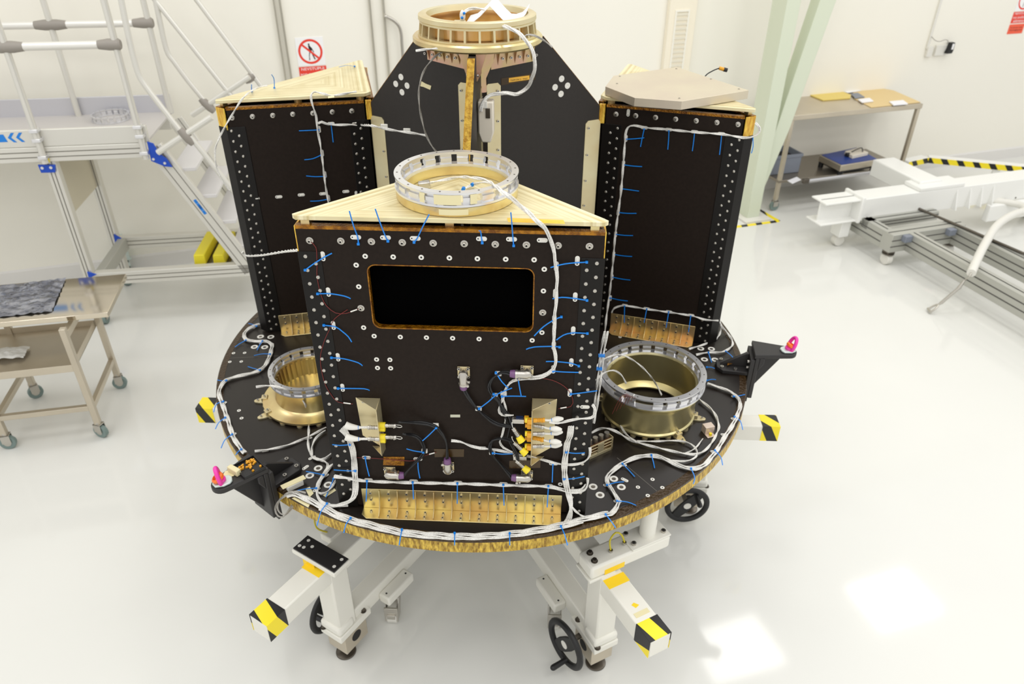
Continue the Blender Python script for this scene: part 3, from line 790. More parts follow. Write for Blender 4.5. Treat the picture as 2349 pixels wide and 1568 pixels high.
# gold cylinders on the disc
def lug(t, M, r, a, m=GOLDP):
    A = M @ MX.Rotation(R_(a), 4, 'Z') @ MX.Translation((r, 0, 0))
    mb = MB(A); mb.prism([(-.02, -.016), (.012, -.016), (.034, -.008), (.038, 0), (.034, .008), (.012, .016), (-.02, .016)], 0, .008)
    mb.box(-.02, .004, -.014, .014, .008, .026)
    l = obj('clamp_lug', mb, m, t, .001)
    for x, z in ((.022, .008), (-.008, .026)): inst('cap_screw', CAPS, A @ MX.Translation((x, 0, z)), l)
CR = V((.714, -.412, 0)); M = MX.Translation(CR + V((0, 0, ZD + .0005)))
t = thing('cylinder_adapter', 'tall open gold cylinder with a slotted silver ring, beside the black cleat tower', 'adapter ring', CR + V((0, 0, ZD)))
t['label'] = 'tall straight-sided gold cylinder topped by a silver ring, open to the black platform'
obj('barrel', MB(M).lathe([(.186, .010), (.192, .016), (.192, .024), (.186, .030), (.187, .120), (.204, .152), (.210, .158), (.210, .166), (.176, .166), (.176, .160), (.180, .150), (.178, .030), (.150, .016), (.150, .010)], 96, None, True), GOLDD, t)
mb = MB(M)
for i in range(24): mb.cyl((.180 * math.cos(i * PI / 12 + .1), .180 * math.sin(i * PI / 12 + .1), 0), (.180 * math.cos(i * PI / 12 + .1), .180 * math.sin(i * PI / 12 + .1), .011), .012, n=12)
obj('foot_pads', mb, GOLDP, t)
slot_ring(t, M, .2135, .166, .046, 24, skip=(13, 14, 17))
for a in (-12, -58, 100, 160): lug(t, M, .200, a)
CL = V((-.700, -.392, 0)); M = MX.Translation(CL + V((0, 0, ZD + .0005)))
t = thing('cylinder_adapter', 'low gold cup on a wide round flange with a silver ring, fluted inside', 'adapter ring', CL + V((0, 0, ZD)))
obj('flange_cup', MB(M).lathe([(.150, .008), (.200, .008), (.203, .012), (.203, .020), (.165, .024), (.150, .034), (.146, .05), (.146, .112), (.150, .118), (.136, .118), (.134, .05), (.130, .036), (1e-5, .034), (1e-5, .03), (.13, .03)], 96), GOLDA, t)
mb = MB(M)
for i in range(36):
    a = 2 * PI * i / 36; mb.lathe([(.124, .036), (.135, .036), (.135, .112), (.130, .112)], 1, None, True, a - .035, a + .035)
obj('flutes', mb, GOLDA, t)
mb = MB(M)
for i in range(16): mb.cyl((.192 * math.cos(i * PI / 8), .192 * math.sin(i * PI / 8), 0), (.192 * math.cos(i * PI / 8), .192 * math.sin(i * PI / 8), .009), .013, n=12)
obj('foot_pads', mb, GOLDP, t)
slot_ring(t, M, .160, .118, .040, 20)
for a in (-170, -140): lug(t, M, .205, a)

# central ring at the top of the webs
M = MX.Translation((0, 0, 2.326))
t = thing('ring_adapter', 'gold flanged ring with rectangular pockets, highest part of the structure', 'adapter ring', (0, 0, 2.326))
t['label'] = 'gold flanged ring with pocketed wall, raised on the crossing of the black shear panels'
obj('flange', MB(M).lathe([(.150, .004), (.232, .004), (.237, .010), (.237, .024), (.231, .030), (.196, .030), (.185, .022), (.150, .022)], 96, None, True), GOLDA, t)
obj('inner_wall', MB(M).lathe([(.182, .022), (.188, .022), (.188, .082), (.176, .082), (.172, .060)], 96, None, True), mat('alloy with painted reflections', (206, 160, 92), .25, .9, rgb2=(214, 176, 130), vscale=16), t)  # coppery tone paints the amber-pink reflections inside the pockets
obj('floor_plate', MB(M).lathe([(1e-5, .022), (.16, .022), (.175, .024), (.175, .028), (1e-5, .026)], 64), GOLDP, t)
obj('top_rim', MB(M).lathe([(.178, .080), (.210, .080), (.214, .084), (.213, .098), (.208, .101), (.184, .101)], 96, None, True), GOLDP, t)
mb = MB(M)
for i in range(26):
    a = 2 * PI * i / 26; mb.lathe([(.186, .028), (.216, .028), (.209, .082), (.186, .082)], 1, None, True, a - .018, a + .018)
mb.lathe([(.200, .028), (.2175, .028), (.2175, .036), (.200, .036)], 96, None, True); mb.lathe([(.200, .074), (.2105, .074), (.2105, .082), (.200, .082)], 96, None, True)
obj('pocket_ribs', mb, GOLDP, t)
# pinkish gusset brackets under the flange
mb = MB(); scr = []
for a in (-90, 30, 150):
    B = rz(R_(a))
    for sy in (-1, 1):
        y0, y1 = (.0125, .016) if sy > 0 else (-.016, -.0125)
        mb.prism_y([(.045, 2.226), (.228, 2.240), (.228, 2.330), (.045, 2.330)], y0, y1, B)
        for i in range(5):
            x = .075 + i * .036; e = .048 * sy
            q = [(y1 if sy > 0 else y0, 2.240), (y1 if sy > 0 else y0, 2.330), (e, 2.330)]
            mb.prism([(p[0], p[1]) for p in q], x - .0015, x + .0015, B @ MX(((0, 0, 1, 0), (1, 0, 0, 0), (0, 1, 0, 0), (0, 0, 0, 1))))
            scr.append(axis_frame(B @ V((x + .018, .016 * sy, 2.262)), (B @ V((0, sy, 0)))))
gus = obj('gusset_bracket', mb, PINKG, t)
for q in scr: inst('cap_screw', CAPS, q, gus)
obj('core_post', MB().lathe([(.036, 1.0), (.036, 2.15)], 6, MX.Rotation(R_(30), 4, 'Z')), CARB, wR)
mb = MB(); mb.lathe([(.036, 2.14), (.034, 2.20), (.07, 2.27), (.075, 2.33)], 6, MX.Rotation(R_(30), 4, 'Z')); obj('core_fitting', mb, PINKG, t)

# ------------------------------------------------------------------ connectors on the window tower
def F5(*pts): return at('5', pts, 'F')
def face_frame(x, z, off=0.0):
    """local x right, local y out of the panel, local z up, on the front face"""
    return MX(((1, 0, 0, x), (0, -1, 0, YF - off), (0, 0, 1, z), (0, 0, 0, 1)))
def connector(px, kind, label, rot):
    p = F5(px)[0]
    t = thing('circular_connector', label, 'connector', p)
    M = face_frame(p.x, p.z) @ MX.Rotation(rot, 4, 'Y')
    # flange with four screws, angled shell whose boot leaves along local -z
    f = obj('flange', MB(M).box(-.019, .019, .0003, .004, -.016, .024), GOLDP, t, .001)
    for x in (-.014, .014):
        for z in (-.011, .019): inst('cap_screw', CAPS, M @ MX.Translation((x, .004, z)) @ MX.Rotation(-PI / 2, 4, 'X'), f)
    mb = MB(M)
    mb.cyl((0, .002, .004), (0, .026, .004), .0145, n=20)
    mb.tube([(0, .016, .012), (0, .020, .002), (0, .021, -.010), (0, .021, -.030)], [.013, .0145, .0135, .0125], 16)
    mb.cyl((0, .021, -.024), (0, .021, -.031), .0148, n=20)
    obj('backshell', mb, STEEL, t)
    mb = MB(M); mb.cyl((.0135, .021, -.020), (.021, .023, -.020), .004, n=10); mb.cyl((.014, .017, -.029), (.014, .032, -.029), .0045, n=10)
    obj('clamp_screw', mb, STEEL, t)
    b = MB(M); b.tube([(0, .021, -.029), (0, .0205, -.036), (0, .0195, -.047)], [.0128, .013, .011], 16)
    obj('boot', b, PURP, t)
    return M @ V((0, .0195, -.046)), M
e1, _ = connector((1180, 440), 0, 'upper round connector with the purple boot pointing down, left of the black loop', 0)
e2, _ = connector((1585, 425), 0, 'round connector lying sideways right above the yellow capped bracket', PI / 2)
e3, _ = connector((705, 1082), 0, 'round connector lying sideways under amber film beside the small gold bracket', -PI / 2)
e4, _ = connector((1080, 1045), 0, 'round connector with purple boot pointing up in front of an amber strip', PI)
e5, _ = connector((1585, 1102), 0, 'round connector lying sideways below a dangling yellow capped plug', PI / 2)
film('amber_strip', 'F', '5', [(985, 938), (1182, 940), (1180, 990), (990, 992)], KFILM, tF, .0015)
film('amber_strip', 'F', '5', [(655, 990), (792, 990), (790, 1048), (652, 1044)], KAPT, tF, .0016)
film('amber_strip', 'F', '5', [(1478, 1015), (1682, 1010), (1680, 1062), (1476, 1066)], KFILM, tF, .0016)
film('white_tab', 'F', '5', [(1092, 714), (1156, 714), (1156, 732), (1092, 732)], mat('pale tab', (188, 188, 168), .5), tF, .001)

def plug(M, cap=True, cable=True):
    """small push-on connector along local z, base at the origin"""
    a = MB(M); a.cyl((0, 0, 0), (0, 0, .012), .0072, n=14); a.cyl((0, 0, .012), (0, 0, .030), .0056, n=14)
    for z in (.014, .019, .024): a.lathe([(.0056, z), (.0075, z + .001), (.0075, z + .003), (.0056, z + .004)], 14)
    a.cyl((0, 0, .030), (0, 0, .036), .0078, n=14); a.cyl((.005, 0, .028), (.0095, 0, .028), .0028, n=8)
    return a
def gold_bracket(px0, px1, sgn, label):
    """triangular three-sided bracket: back plate on the panel, upright plate standing out, sloped top"""
    p = at('5', [px0], 'F')[0]; q = at('5', [px1], 'F')[0]
    t = thing('connector_bracket', label, 'bracket', p)
    M = face_frame(p.x, 0.0)
    w = .076; z1 = p.z; z0 = q.z + .042; d = .062
    s = sgn
    mb = MB(M); g = .0022
    def X(a): return s * a
    def prism_xz(poly, y0, y1): mb.prism_y(poly, y0, y1)
    prism_xz([(0, z1), (X(w), z1), (X(w * .92), z0 + .035), (0, z0 - .02)], .0004, .0004 + g)
    # upright plate in the y-z plane at x = 0
    A = MX(((0, 0, 1, 0), (1, 0, 0, 0), (0, 1, 0, 0), (0, 0, 0, 1)))
    poly = [(0, z1), (d, z1 - .006), (d, z0 + .006), (d - .008, z0 - .004), (0, z0 - .022)]
    mb.prism(poly, min(0, X(-g)), max(0, X(-g)), A)
    mb.prism([(0, .0004), (X(w), .0004), (0, d)], z1 - g, z1)
    mb.prism([(0, .0004), (X(w * .55), .0004), (0, d * .8)], z0 - .012, z0 - .012 + g)
    b = obj('body', mb, GOLDP, t, .0008)
    for x in (.012, .032, .052): inst('cap_screw', CAPS, M @ MX.Translation((X(x), .0026, z1 - .012)) @ MX.Rotation(-PI / 2, 4, 'X'), b)
    return t, M, z0, z1, d
# left bracket: two plugs each side
tb, M, z0, z1, d = gold_bracket((628, 605), (620, 965), -1, 'gold three-sided bracket left of centre, two capped plugs on its upright plate')
for i, (y, z) in enumerate(((.034, z0 + .106), (.046, z0 + .068))):
    A = M @ MX.Translation((.0, y, z)) @ MX.Rotation(PI / 2, 4, 'Y')
    t = thing('coax_plug', ('upper' if i == 0 else 'lower') + ' yellow collared plug on the left gold bracket, black cable leaving it', 'plug', A @ V((0, 0, 0)))
    obj('collar', MB(A).cyl((0, 0, .0), (0, 0, .018), .0105, n=16), YCAP, t)
    obj('shell', plug(A @ MX.Translation((0, 0, .017))), STEEL, t)
    mb = MB(A); mb.tube(smooth_path([(0, .004, .052), (.002, .006, .066), (.002, .001, .072), (.001, -.004, .066), (0, -.004, .052)], .004), .0011, 6); obj('safety_loop', mb, WPLA, t)
    A2 = M @ MX.Translation((-.003, y, z - .010)) @ MX.Rotation(-PI / 2, 4, 'Y')
    t = thing('coax_plug', 'white sleeved plug on the near side of the left gold bracket, ' + ('upper one' if i == 0 else 'lower one'), 'plug', A2 @ V((0, 0, 0)))
    obj('shell', plug(A2), STEEL, t)
    obj('neck', MB(A2).tube([(0, 0, .034), (0, .001, .05), (0, .002, .064)], .0042, 10), WCAB, t)
    obj('wrapped_splice', MB(A2).tube(smooth_path([(0, .002, .060), (0, .003, .070), (.002, .004, .084), (.005, .004, .098), (.009, .003, .108)], .005), [.004 + .0085 * math.sin(PI * k / 16) for k in range(len(smooth_path([(0, .002, .060), (0, .003, .070), (.002, .004, .084), (.005, .004, .098), (.009, .003, .108)], .005)))], 12), WPLA, t)
    obj('blue_band', MB(A2).cyl((0, .0026, .0655), (0, .0027, .0675), .0066, n=12), BLUE, t)
    obj('blue_band', MB(A2).cyl((.006, .004, .1), (.0065, .0038, .102), .0078, n=12), BLUE, t)
    A3 = M @ MX.Translation((.0, y + .002, z - .013)) @ MX.Rotation(PI / 2, 4, 'Y')
    obj('collar', MB(A3).cyl((0, 0, .0), (0, 0, .017), .0088, n=16), YCAP, t)
# right bracket: column of plugs
tb, M, z0, z1, d = gold_bracket((1632, 605), (1622, 1030), 1, 'gold three-sided bracket right of centre, crowded with yellow capped plugs')
rows = [z1 - .050, z1 - .078, z1 - .104, z1 - .130, z1 - .156]
names = ['topmost', 'second', 'middle', 'fourth', 'lowest']
for i, z in enumerate(rows):
    y = .050 - (i % 2) * .012
    A2 = M @ MX.Translation((.003, y, z)) @ MX.Rotation(PI / 2, 4, 'Y') @ MX.Rotation(-.25 if i % 2 else .1, 4, 'X')
    t = thing('coax_plug', names[i] + ' white sleeved plug of the column on the right gold bracket', 'plug', A2 @ V((0, 0, 0)))
    obj('shell', plug(A2), AMB if i in (0, 3) else STEEL, t)
    pts = smooth_path([(0, 0, .034), (0, .002, .050), (-.004, .004, .066), (-.006, .004, .082), (-.006, .003, .094)], .005)
    obj('wrapped_splice', MB(A2).tube(pts, [.0036 + .006 * math.sin(PI * max(0, k / (len(pts) - 1) - .35) / .65) for k in range(len(pts))], 12), WPLA, t)
    obj('blue_band', MB(A2).cyl((-.002, .003, .057), (-.0024, .003, .059), .006, n=12), BLUE, t)
    obj('blue_band', MB(A2).cyl((-.006, .004, .086), (-.006, .004, .088), .0058, n=12), BLUE, t)
    A3 = M @ MX.Translation((-.002, y, z)) @ MX.Rotation(-PI / 2, 4, 'Y')
    obj('collar', MB(A3).cyl((0, 0, 0), (0, 0, .020), .0088, n=4 if i in (1, 3) else 16), AMB if i in (1, 3) else YCAP, t)
    obj('collar', MB(A3 @ MX.Translation((0, .006, -.006))).box(-.009, .009, -.008, .006, .004, .02), AMB, t, .002)
# dangling plugs with yellow caps left of the right bracket
for (a, b, lb) in (((1495, 790, .045), (1548, 872, .06), 'dangling plug with a yellow cap, highest of the three beside the bracket'),
                   ((1500, 885, .045), (1570, 955, .06), 'dangling plug with a yellow cap, middle of the three beside the bracket'),
                   ((1515, 1008, .03), (1585, 1070, .045), 'dangling plug with a yellow cap, lowest, before the sideways connector')):
    P = at('5', [a, b], 'F'); dd = (P[1] - P[0])
    A = axis_frame(P[0], dd) ; L = dd.length
    t = thing('coax_plug', lb, 'plug', P[0])
    obj('shell', plug(A @ MX.Translation((0, 0, L - .042)) @ MX.Rotation(0, 4, 'X')), STEEL, t)
    obj('cap', MB(A).lathe([(.0098, L - .010), (.0108, L - .004), (.0122, L + .008), (.0122, L + .012), (1e-5, L + .012)], 18), YCAP, t)
    mb = MB(A); mb.tube(smooth_path([(0, 0, L - .03), (-.006, .008, L - .05), (-.004, .014, L - .062), (.002, .01, L - .058)], .004), .0011, 6); obj('safety_loop', mb, WPLA, t)
A = face_frame(*[(c.x, c.z) for c in at('5', [(1545, 705)], 'F')][0])
t = thing('rectangular_connector', 'small rectangular metal connector at the top of the right gold bracket', 'connector', A @ V((0, 0, 0)))
obj('shell', MB(A).box(-.022, .016, .028, .044, -.008, .008), STEEL, t, .001)
obj('insert_body', MB(A).box(-.010, .012, .030, .042, .008, .013), mat('dark blue plastic', (20, 36, 70), .5), t)
obj('jackscrew', MB(A).box(.016, .030, .030, .042, -.004, .016), AMB, t, .001)
A = face_frame(*[(c.x, c.z) for c in at('5', [(1545, 962)], 'F')][0])
t = thing('rectangular_connector', 'small rectangular metal connector at the foot of the right gold bracket', 'connector', A @ V((0, 0, 0)))
obj('shell', MB(A).box(-.020, .024, .012, .030, -.008, .008), STEEL, t, .001)
obj('jackscrew', MB(A).cyl((-.020, .021, .009), (.010, .021, .009), .003, n=8), STEEL, t)

# ------------------------------------------------------------------ cables
def seg(*parts):
    out = []
    for z, pl, off, pts in parts: out += at(z, pts, pl, off)
    return out
# pair of cables from the silver ring over the plate edge down the face
HP = (V((0, 0, 1)), V((0, 0, ZT + .085)))
h1 = thing('cable_harness', 'white twin cable draped from the silver ring down the window face', 'cable', (0, -.83, ZT))
c1 = seg(('4', 'T', .012, [(965, 318), (1040, 300), (1130, 281)]), ('4', 'T', .03, [(1240, 262)]), ('4', 'T', .06, [(1350, 270), (1430, 288)]), ('4', 'T', .085, [(1500, 335), (1570, 385)]), ('4', 'T', .05, [(1640, 440)]), ('4', 'T', .022, [(1720, 510), (1790, 575)]), ('4', 'F', .03, [(1835, 622)]), ('4', 'F', .022, [(1868, 680)]), ('4', 'F', .012, [(1893, 770), (1910, 880), (1917, 960), (1914, 1090), (1905, 1200), (1898, 1342)]), ('5', 'F', .008, [(1776, 120), (1770, 250), (1782, 330), (1780, 390), (1760, 430), (1700, 465), (1620, 480), (1530, 485), (1480, 508), (1450, 560), (1430, 620), (1410, 680), (1430, 714), (1500, 718, .03)]))
cable('sleeve', c1, None, .0042, 2, None, h1)
c1b = seg(('4', 'T', .008, [(1255, 352), (1320, 318)]), ('4', 'T', .03, [(1400, 298), (1450, 305)]), ('4', 'T', .085, [(1500, 345), (1560, 395)]), ('4', 'T', .045, [(1640, 455)]), ('4', 'T', .02, [(1705, 515), (1775, 578)]), ('4', 'F', .03, [(1828, 630)]), ('4', 'F', .02, [(1862, 690)]), ('4', 'F', .010, [(1885, 770), (1903, 880), (1910, 960), (1908, 1090), (1898, 1200), (1891, 1342)]), ('5', 'F', .008, [(1769, 120), (1764, 250), (1775, 330), (1773, 390), (1750, 424), (1690, 458), (1540, 478), (1470, 520), (1440, 600), (1455, 680), (1450, 760), (1430, 850), (1415, 890), (1440, 930), (1500, 958, .02)]))
cable('sleeve', c1b, None, .0036, 2, None, h1)
P0 = seg(('4', 'T', .010, [(985, 316)]))[0]
mb = MB(axis_frame(P0, V((.8, .1, .1)))); mb.box(-.012, .012, -.010, .010, -.018, .018); obj('end_connector', mb, STEEL, h1, .003)
for a, b in (((1258, 350), (1262, 340)), ((1318, 318), (1328, 312))):
    q = at('4', [a, b], 'T', .010); mb = MB(); mb.cyl(q[0], q[1], .0058, n=10); obj('blue_band', mb, BLUE, h1)
# black cables on the face
def bc(label, ends, pts, r=.0048):
    cable('black_cable', ends[0] + at('5', pts, 'F', .012) + ends[1], label, r, 2, BCAB, None, 'cable', None, .012, 20)
bc('black cable from the upper purple boot to the dangling yellow capped plug', [e1], [(1210, 600), (1262, 670), (1330, 732), (1400, 775), (1460, 790, .03)]) if False else cable('black_cable', [e1] + at('5', [(1210, 600), (1262, 670), (1330, 732), (1400, 775), (1495, 792, .045)], 'F', .012), 'black cable curving down from the upper purple boot toward the yellow caps', .0056, 2, BCAB, tw=18)
cable('black_cable', [e2] + at('5', [(1430, 437), (1372, 472), (1345, 530), (1372, 590), (1425, 650), (1475, 720), (1500, 790, .04)], 'F', .012), 'black cable looping left from the sideways connector over white clips', .0056, 2, BCAB, tw=18)
cable('black_cable', [e3] + at('5', [(850, 1040), (905, 985), (922, 940), (895, 875), (845, 848), (790, 842, .05)], 'F', .014), 'black cable rising from the sideways left connector to the lower yellow plug', .0056, 2, BCAB, tw=18)
cable('black_cable', [e4] + at('5', [(1066, 900), (1035, 838), (990, 790), (900, 768), (750, 764, .045)], 'F', .014), 'black cable from the upward purple boot to the upper yellow plug', .0056, 2, BCAB, tw=18)
cable('black_cable', [e5] + at('5', [(1425, 1045), (1372, 985), (1350, 925), (1370, 882), (1430, 870), (1500, 885, .045)], 'F', .012), 'black cable arching up from the lowest sideways connector', .0056, 2, BCAB, tw=18)
cable('black_cable', at('5', [(1400, 600, .012), (1440, 700, .012), (1480, 800, .014), (1470, 860, .02), (1520, 960, .03), (1535, 1015, .035)], 'F'), 'black cable running down behind the dangling yellow capped plugs', .005, 2, BCAB, tw=18)
for pts, cl in (([(910, 885, .02), (960, 840), (1000, 800)], (995, 788)), ([(805, 937), (850, 950), (915, 960)], (922, 955)), ([(1495, 540, .02), (1400, 580), (1340, 630), (1280, 675)], (1276, 678)), ([(1470, 540, .02), (1430, 500), (1390, 440)], (1405, 450)),
                ([(1500, 970), (1430, 972), (1370, 965)], (1365, 965)), ([(1555, 590), (1545, 540), (1535, 480)], None), ([(1587, 595), (1500, 593), (1430, 595)], (1440, 580)), ([(1400, 590), (1385, 585), (1375, 580)], (1382, 592))):
    tie(tF, 'F', '5', pts, .016)
    if cl:
        q = at('5', [cl], 'F', .008)[0]; obj('tie_base', MB(face_frame(q.x, q.z)).box(-.010, .010, .0, .010, -.007, .007), WPLA, tF, .002)
# white bundles on the face
h2 = thing('cable_harness', 'white cable bundle running straight across the foot of the window tower', 'cable', at('5', [(1140, 1165)], 'F')[0])
cable('sleeve', seg(('5', 'F', .012, [(330, 1120), (400, 1128), (480, 1140), (560, 1150), (850, 1160), (1140, 1166), (1440, 1176), (1730, 1186), (1830, 1212), (1915, 1222), (1970, 1206), (1988, 1170), (1990, 1130)])), None, .0046, 2, None, h2)
cable('sleeve', seg(('5', 'F', .010, [(335, 1112), (480, 1134), (560, 1146), (850, 1155), (1140, 1161), (1440, 1171), (1730, 1180), (1800, 1192), (1890, 1208), (1950, 1200), (1975, 1170)])), None, .0034, 2, None, h2)
for x, y, x2, y2 in ((547, 1148, 541, 1282), (846, 1156, 851, 1266), (1138, 1163, 1137, 1296), (1438, 1172, 1443, 1308), (1733, 1182, 1725, 1320)):
    tie(h2, 'F', '5', [(x2, y2, .03), ((x + x2) / 2, (y + y2) / 2, .02), (x, y, .014)])
h3 = thing('cable_harness', 'white cable bundle hanging from the left gold bracket down the riveted corner', 'cable', at('5', [(470, 1080)], 'F')[0])
for dx, rr in ((0, .0044), (-14, .0038), (12, .0036)):
    cable('sleeve', seg(('5', 'F', .014, [(385 + dx, 800 - dx), (420 + dx, 850), (440 + dx, 900), (458 + dx, 960), (468 + dx, 1080), (473 + dx, 1200)]), ('5', 'F', .030, [(458 + dx, 1258), (405, 1292 + dx * .4)]), ('5', 'D', .010, [(330, 1312 + dx * .4), (255, 1292 + dx * .4), (222, 1240), (236, 1160 + dx), (280, 1085 + dx), (325, 1040)])), None, rr, 2, None, h3)
for pts in ([(320, 910, .012), (370, 915, .012), (435, 910, .018)], [(330, 1075), (400, 1080), (470, 1082, .018)]): tie(h3, 'F', '5', pts, .01)
h4 = thing('cable_harness', 'white cable bundle dropping from the right gold bracket to the platform rim', 'cable', at('5', [(1840, 1060)], 'F')[0])
for dx, rr in ((0, .004), (14, .0038), (-12, .0034)):
    cable('sleeve', seg(('5', 'F', .04, [(1880 + dx, 790), (1872 + dx, 850)]), ('5', 'F', .016, [(1855 + dx, 900), (1848 + dx, 950), (1836 + dx, 1060), (1846 + dx, 1160), (1866 + dx, 1240)]), ('5', 'F', .05, [(1880 + dx * .5, 1318)]), ('5', 'D', .012, [(1862 + dx, 1400), (1815 + dx, 1440)])), None, rr, 2, None, h4)
cable('sleeve', seg(('5', 'F', .012, [(1840, 1100), (1862, 1230)]), ('5', 'F', .05, [(1892, 1322)]), ('5', 'D', .010, [(1960, 1380), (2030, 1386), (2100, 1372)])), None, .0036, 2, None, h4)
for pts in ([(1972, 963), (1910, 967), (1850, 960, .02)], [(1970, 1118), (1900, 1132), (1835, 1135, .02)]): tie(h4, 'F', '5', pts, .01)
h5 = thing('cable_harness', 'thin white cable crossing the face from a loose end to the riveted corner', 'cable', at('5', [(1300, 932)], 'F')[0])
cable('sleeve', seg(('5', 'F', .008, [(1098, 884), (1160, 892), (1230, 920), (1300, 934), (1380, 942), (1500, 966), (1600, 985), (1700, 1010), (1800, 1035), (1900, 1040), (1970, 1020), (2003, 980), (2005, 930)])), None, .0042, 2, None, h5)
h6 = thing('cable_harness', 'white cable reaching from the yellow plugs around the right riveted corner', 'cable', at('5', [(1960, 740)], 'F')[0])
cable('sleeve', seg(('5', 'F', .05, [(1740, 760), (1800, 770)]), ('5', 'F', .02, [(1860, 755), (1930, 742), (2010, 735), (2036, 710), (2035, 670), (2020, 650)])), None, .0042, 2, None, h6)
# thin red bonding wires
for z, pts, lb in (('4', [(188, 715), (228, 755), (236, 870), (236, 960), (262, 1080), (300, 1160), (365, 1212), (440, 1215), (530, 1183)], 'thin red wire from the top left bolt to the bolt beside the window'),
                   ('5', [(420, 28), (335, 88), (300, 160), (262, 250), (242, 360), (268, 500), (310, 580), (360, 632), (455, 645)], 'thin red wire curving down over the left riveted corner to the gold bracket'),
                   ('5', [(1640, 470), (1760, 490), (1850, 540), (1892, 610), (1880, 660), (1800, 675)], 'thin red wire arching right of the gold bracket and sideways connector'),
                   ('5', [(480, 995), (600, 1000), (760, 1012), (850, 1015), (930, 980), (1000, 960)], 'thin red wire passing behind the amber films near the foot')):
    t = thing('bonding_wire', lb, 'wire', at(z, [pts[0]], 'F', .004)[0])
    cable('wire', at(z, pts, 'F', .004), None, .0011, 1, REDW, t)
    P = at(z, [pts[-2], pts[-1]], 'F', .0045); k = P[1] - P[0]
    cable('white_sleeve', [P[0] + k * .35, P[0] + k * .6, P[0] + k * .85], None, .0022, 1, WPLA, t)

# harness around the platform rim and its branches
h7 = thing('rim_harness', 'thick white cable bundle following the front rim of the platform', 'cable', at('5', [(1120, 1500)], 'D')[0])
rim = [('5', 'D', .010, [(20, 1244), (60, 1232), (120, 1250), (250, 1316), (400, 1386), (600, 1440), (800, 1484), (1000, 1502), (1200, 1508), (1400, 1500), (1600, 1478), (1800, 1440), (1950, 1402), (2100, 1366)]),
       ('R', 'D', .010, [(180, 1500), (222, 1452), (226, 1400), (182, 1332), (152, 1282), (166, 1230), (250, 1160), (350, 1112), (460, 1097), (540, 1112), (620, 1150), (700, 1180), (770, 1186), (830, 1160), (880, 1102), (920, 1050), (960, 980), (1020, 890), (1062, 800), (1074, 735), (1040, 682), (980, 648), (900, 620), (850, 606)])]
base_pts = seg(*rim)
def shift(pts, k, dz=0.):
    out = []
    for i, p in enumerate(pts):
        d = pts[min(i + 1, len(pts) - 1)] - pts[max(i - 1, 0)]; n = V((-d.y, d.x, 0)).normalized(); out.append(p + n * k + V((0, 0, dz)))
    return out
for k, rr, a, b, dz in ((-.007, .0044, 0, 38, 0), (.001, .0044, 0, 38, .003), (.009, .004, 1, 15, 0), (-.013, .0036, 3, 13, 0)):
    cable('sleeve', shift(base_pts, k, dz)[a:b], None, rr, 2, None, h7, step=.02)
n_mount = MB()
for pts in ([(220, 1440, 0), (245, 1350, .02), (285, 1295, .02)], [(395, 1487, 0), (410, 1430, .02), (440, 1390, .02)], [(757, 1568, 0), (765, 1520, .02), (775, 1465, .02)], [(1120, 1568, 0), (1120, 1530, .02), (1120, 1488, .02)], [(1481, 1568, 0), (1480, 1530, .02), (1480, 1490, .02)], [(1858, 1568, 0), (1840, 1500, .02), (1815, 1443, .02)], [(2173, 1455, 0), (2150, 1420, .01), (2108, 1366, .02)]):
    tie(h7, 'D', '5', pts)
for pts in ([(487, 1185), (478, 1140), (465, 1095, .018)], [(350, 1245), (300, 1190), (265, 1155, .018)], [(755, 1295, 0), (765, 1250), (740, 1188, .018)], [(958, 1165, 0), (945, 1110, .005), (905, 1063, .018)], [(1097, 920, 0), (1080, 860, .005), (1040, 830, .018)], [(1112, 677), (1070, 686), (1035, 690, .018)], [(360, 1443), (300, 1420), (228, 1413, .018)], [(275, 1280), (220, 1285), (158, 1302, .018)]):
    tie(h7, 'D', 'R', pts)
hardware('tie_mount', TMOUNT, 'D', [(280, 1300), (445, 1398), (778, 1474), (1120, 1508), (1480, 1502), (1815, 1450)], h7, '5', .001)
hardware('tie_mount', TMOUNT, 'D', [(740, 1192), (900, 1072), (970, 955), (1040, 845), (1042, 690), (268, 1165), (232, 1415), (160, 1305)], h7, 'R', .001)
h8 = thing('cable_harness', 'white cable pair looping round the right gold cylinder on the platform', 'cable', at('R', [(540, 1050)], 'D')[0])
cable('sleeve', seg(('R', 'D', .03, [(50, 945), (90, 920)]), ('R', 'D', .05, [(150, 910), (220, 932)]), ('R', 'D', .012, [(300, 980), (360, 1006), (540, 1052), (700, 1086), (790, 1086), (860, 1040), (918, 945), (930, 880), (890, 790), (800, 712)])), None, .0048, 2, None, h8)
cable('sleeve', seg(('R', 'D', .012, [(365, 1000), (500, 1000), (650, 996), (740, 1020), (780, 1070), (768, 1112), (700, 1138), (600, 1130), (530, 1106)])), None, .0036, 2, None, h8)
cable('sleeve', seg(('R', 'D', .012, [(700, 1084), (740, 1066), (780, 1036), (820, 982)])), None, .003, 2, None, h8)
h9 = thing('cable_harness', 'thin white wires reaching from the riveted corner into the right gold cylinder', 'cable', CR + V((-.1, 0, ZD + .2)))
ZR = ZD + .215
HR = (V((0, 0, 1)), V((0, 0, ZR + .02)))
cable('sleeve', at('R', [(78, 496), (125, 440), (205, 406), (280, 410)], HR) + at('R', [(370, 462), (440, 528)], (V((0, 0, 1)), V((0, 0, ZR - .04)))) + at('R', [(500, 610), (536, 680)], (V((0, 0, 1)), V((0, 0, ZD + .06)))), None, .0034, 2, None, h9)
cable('sleeve', at('R', [(80, 580), (130, 532), (200, 510), (255, 540)], HR) + at('R', [(290, 600)], (V((0, 0, 1)), V((0, 0, ZR - .03)))), None, .0034, 2, None, h9)
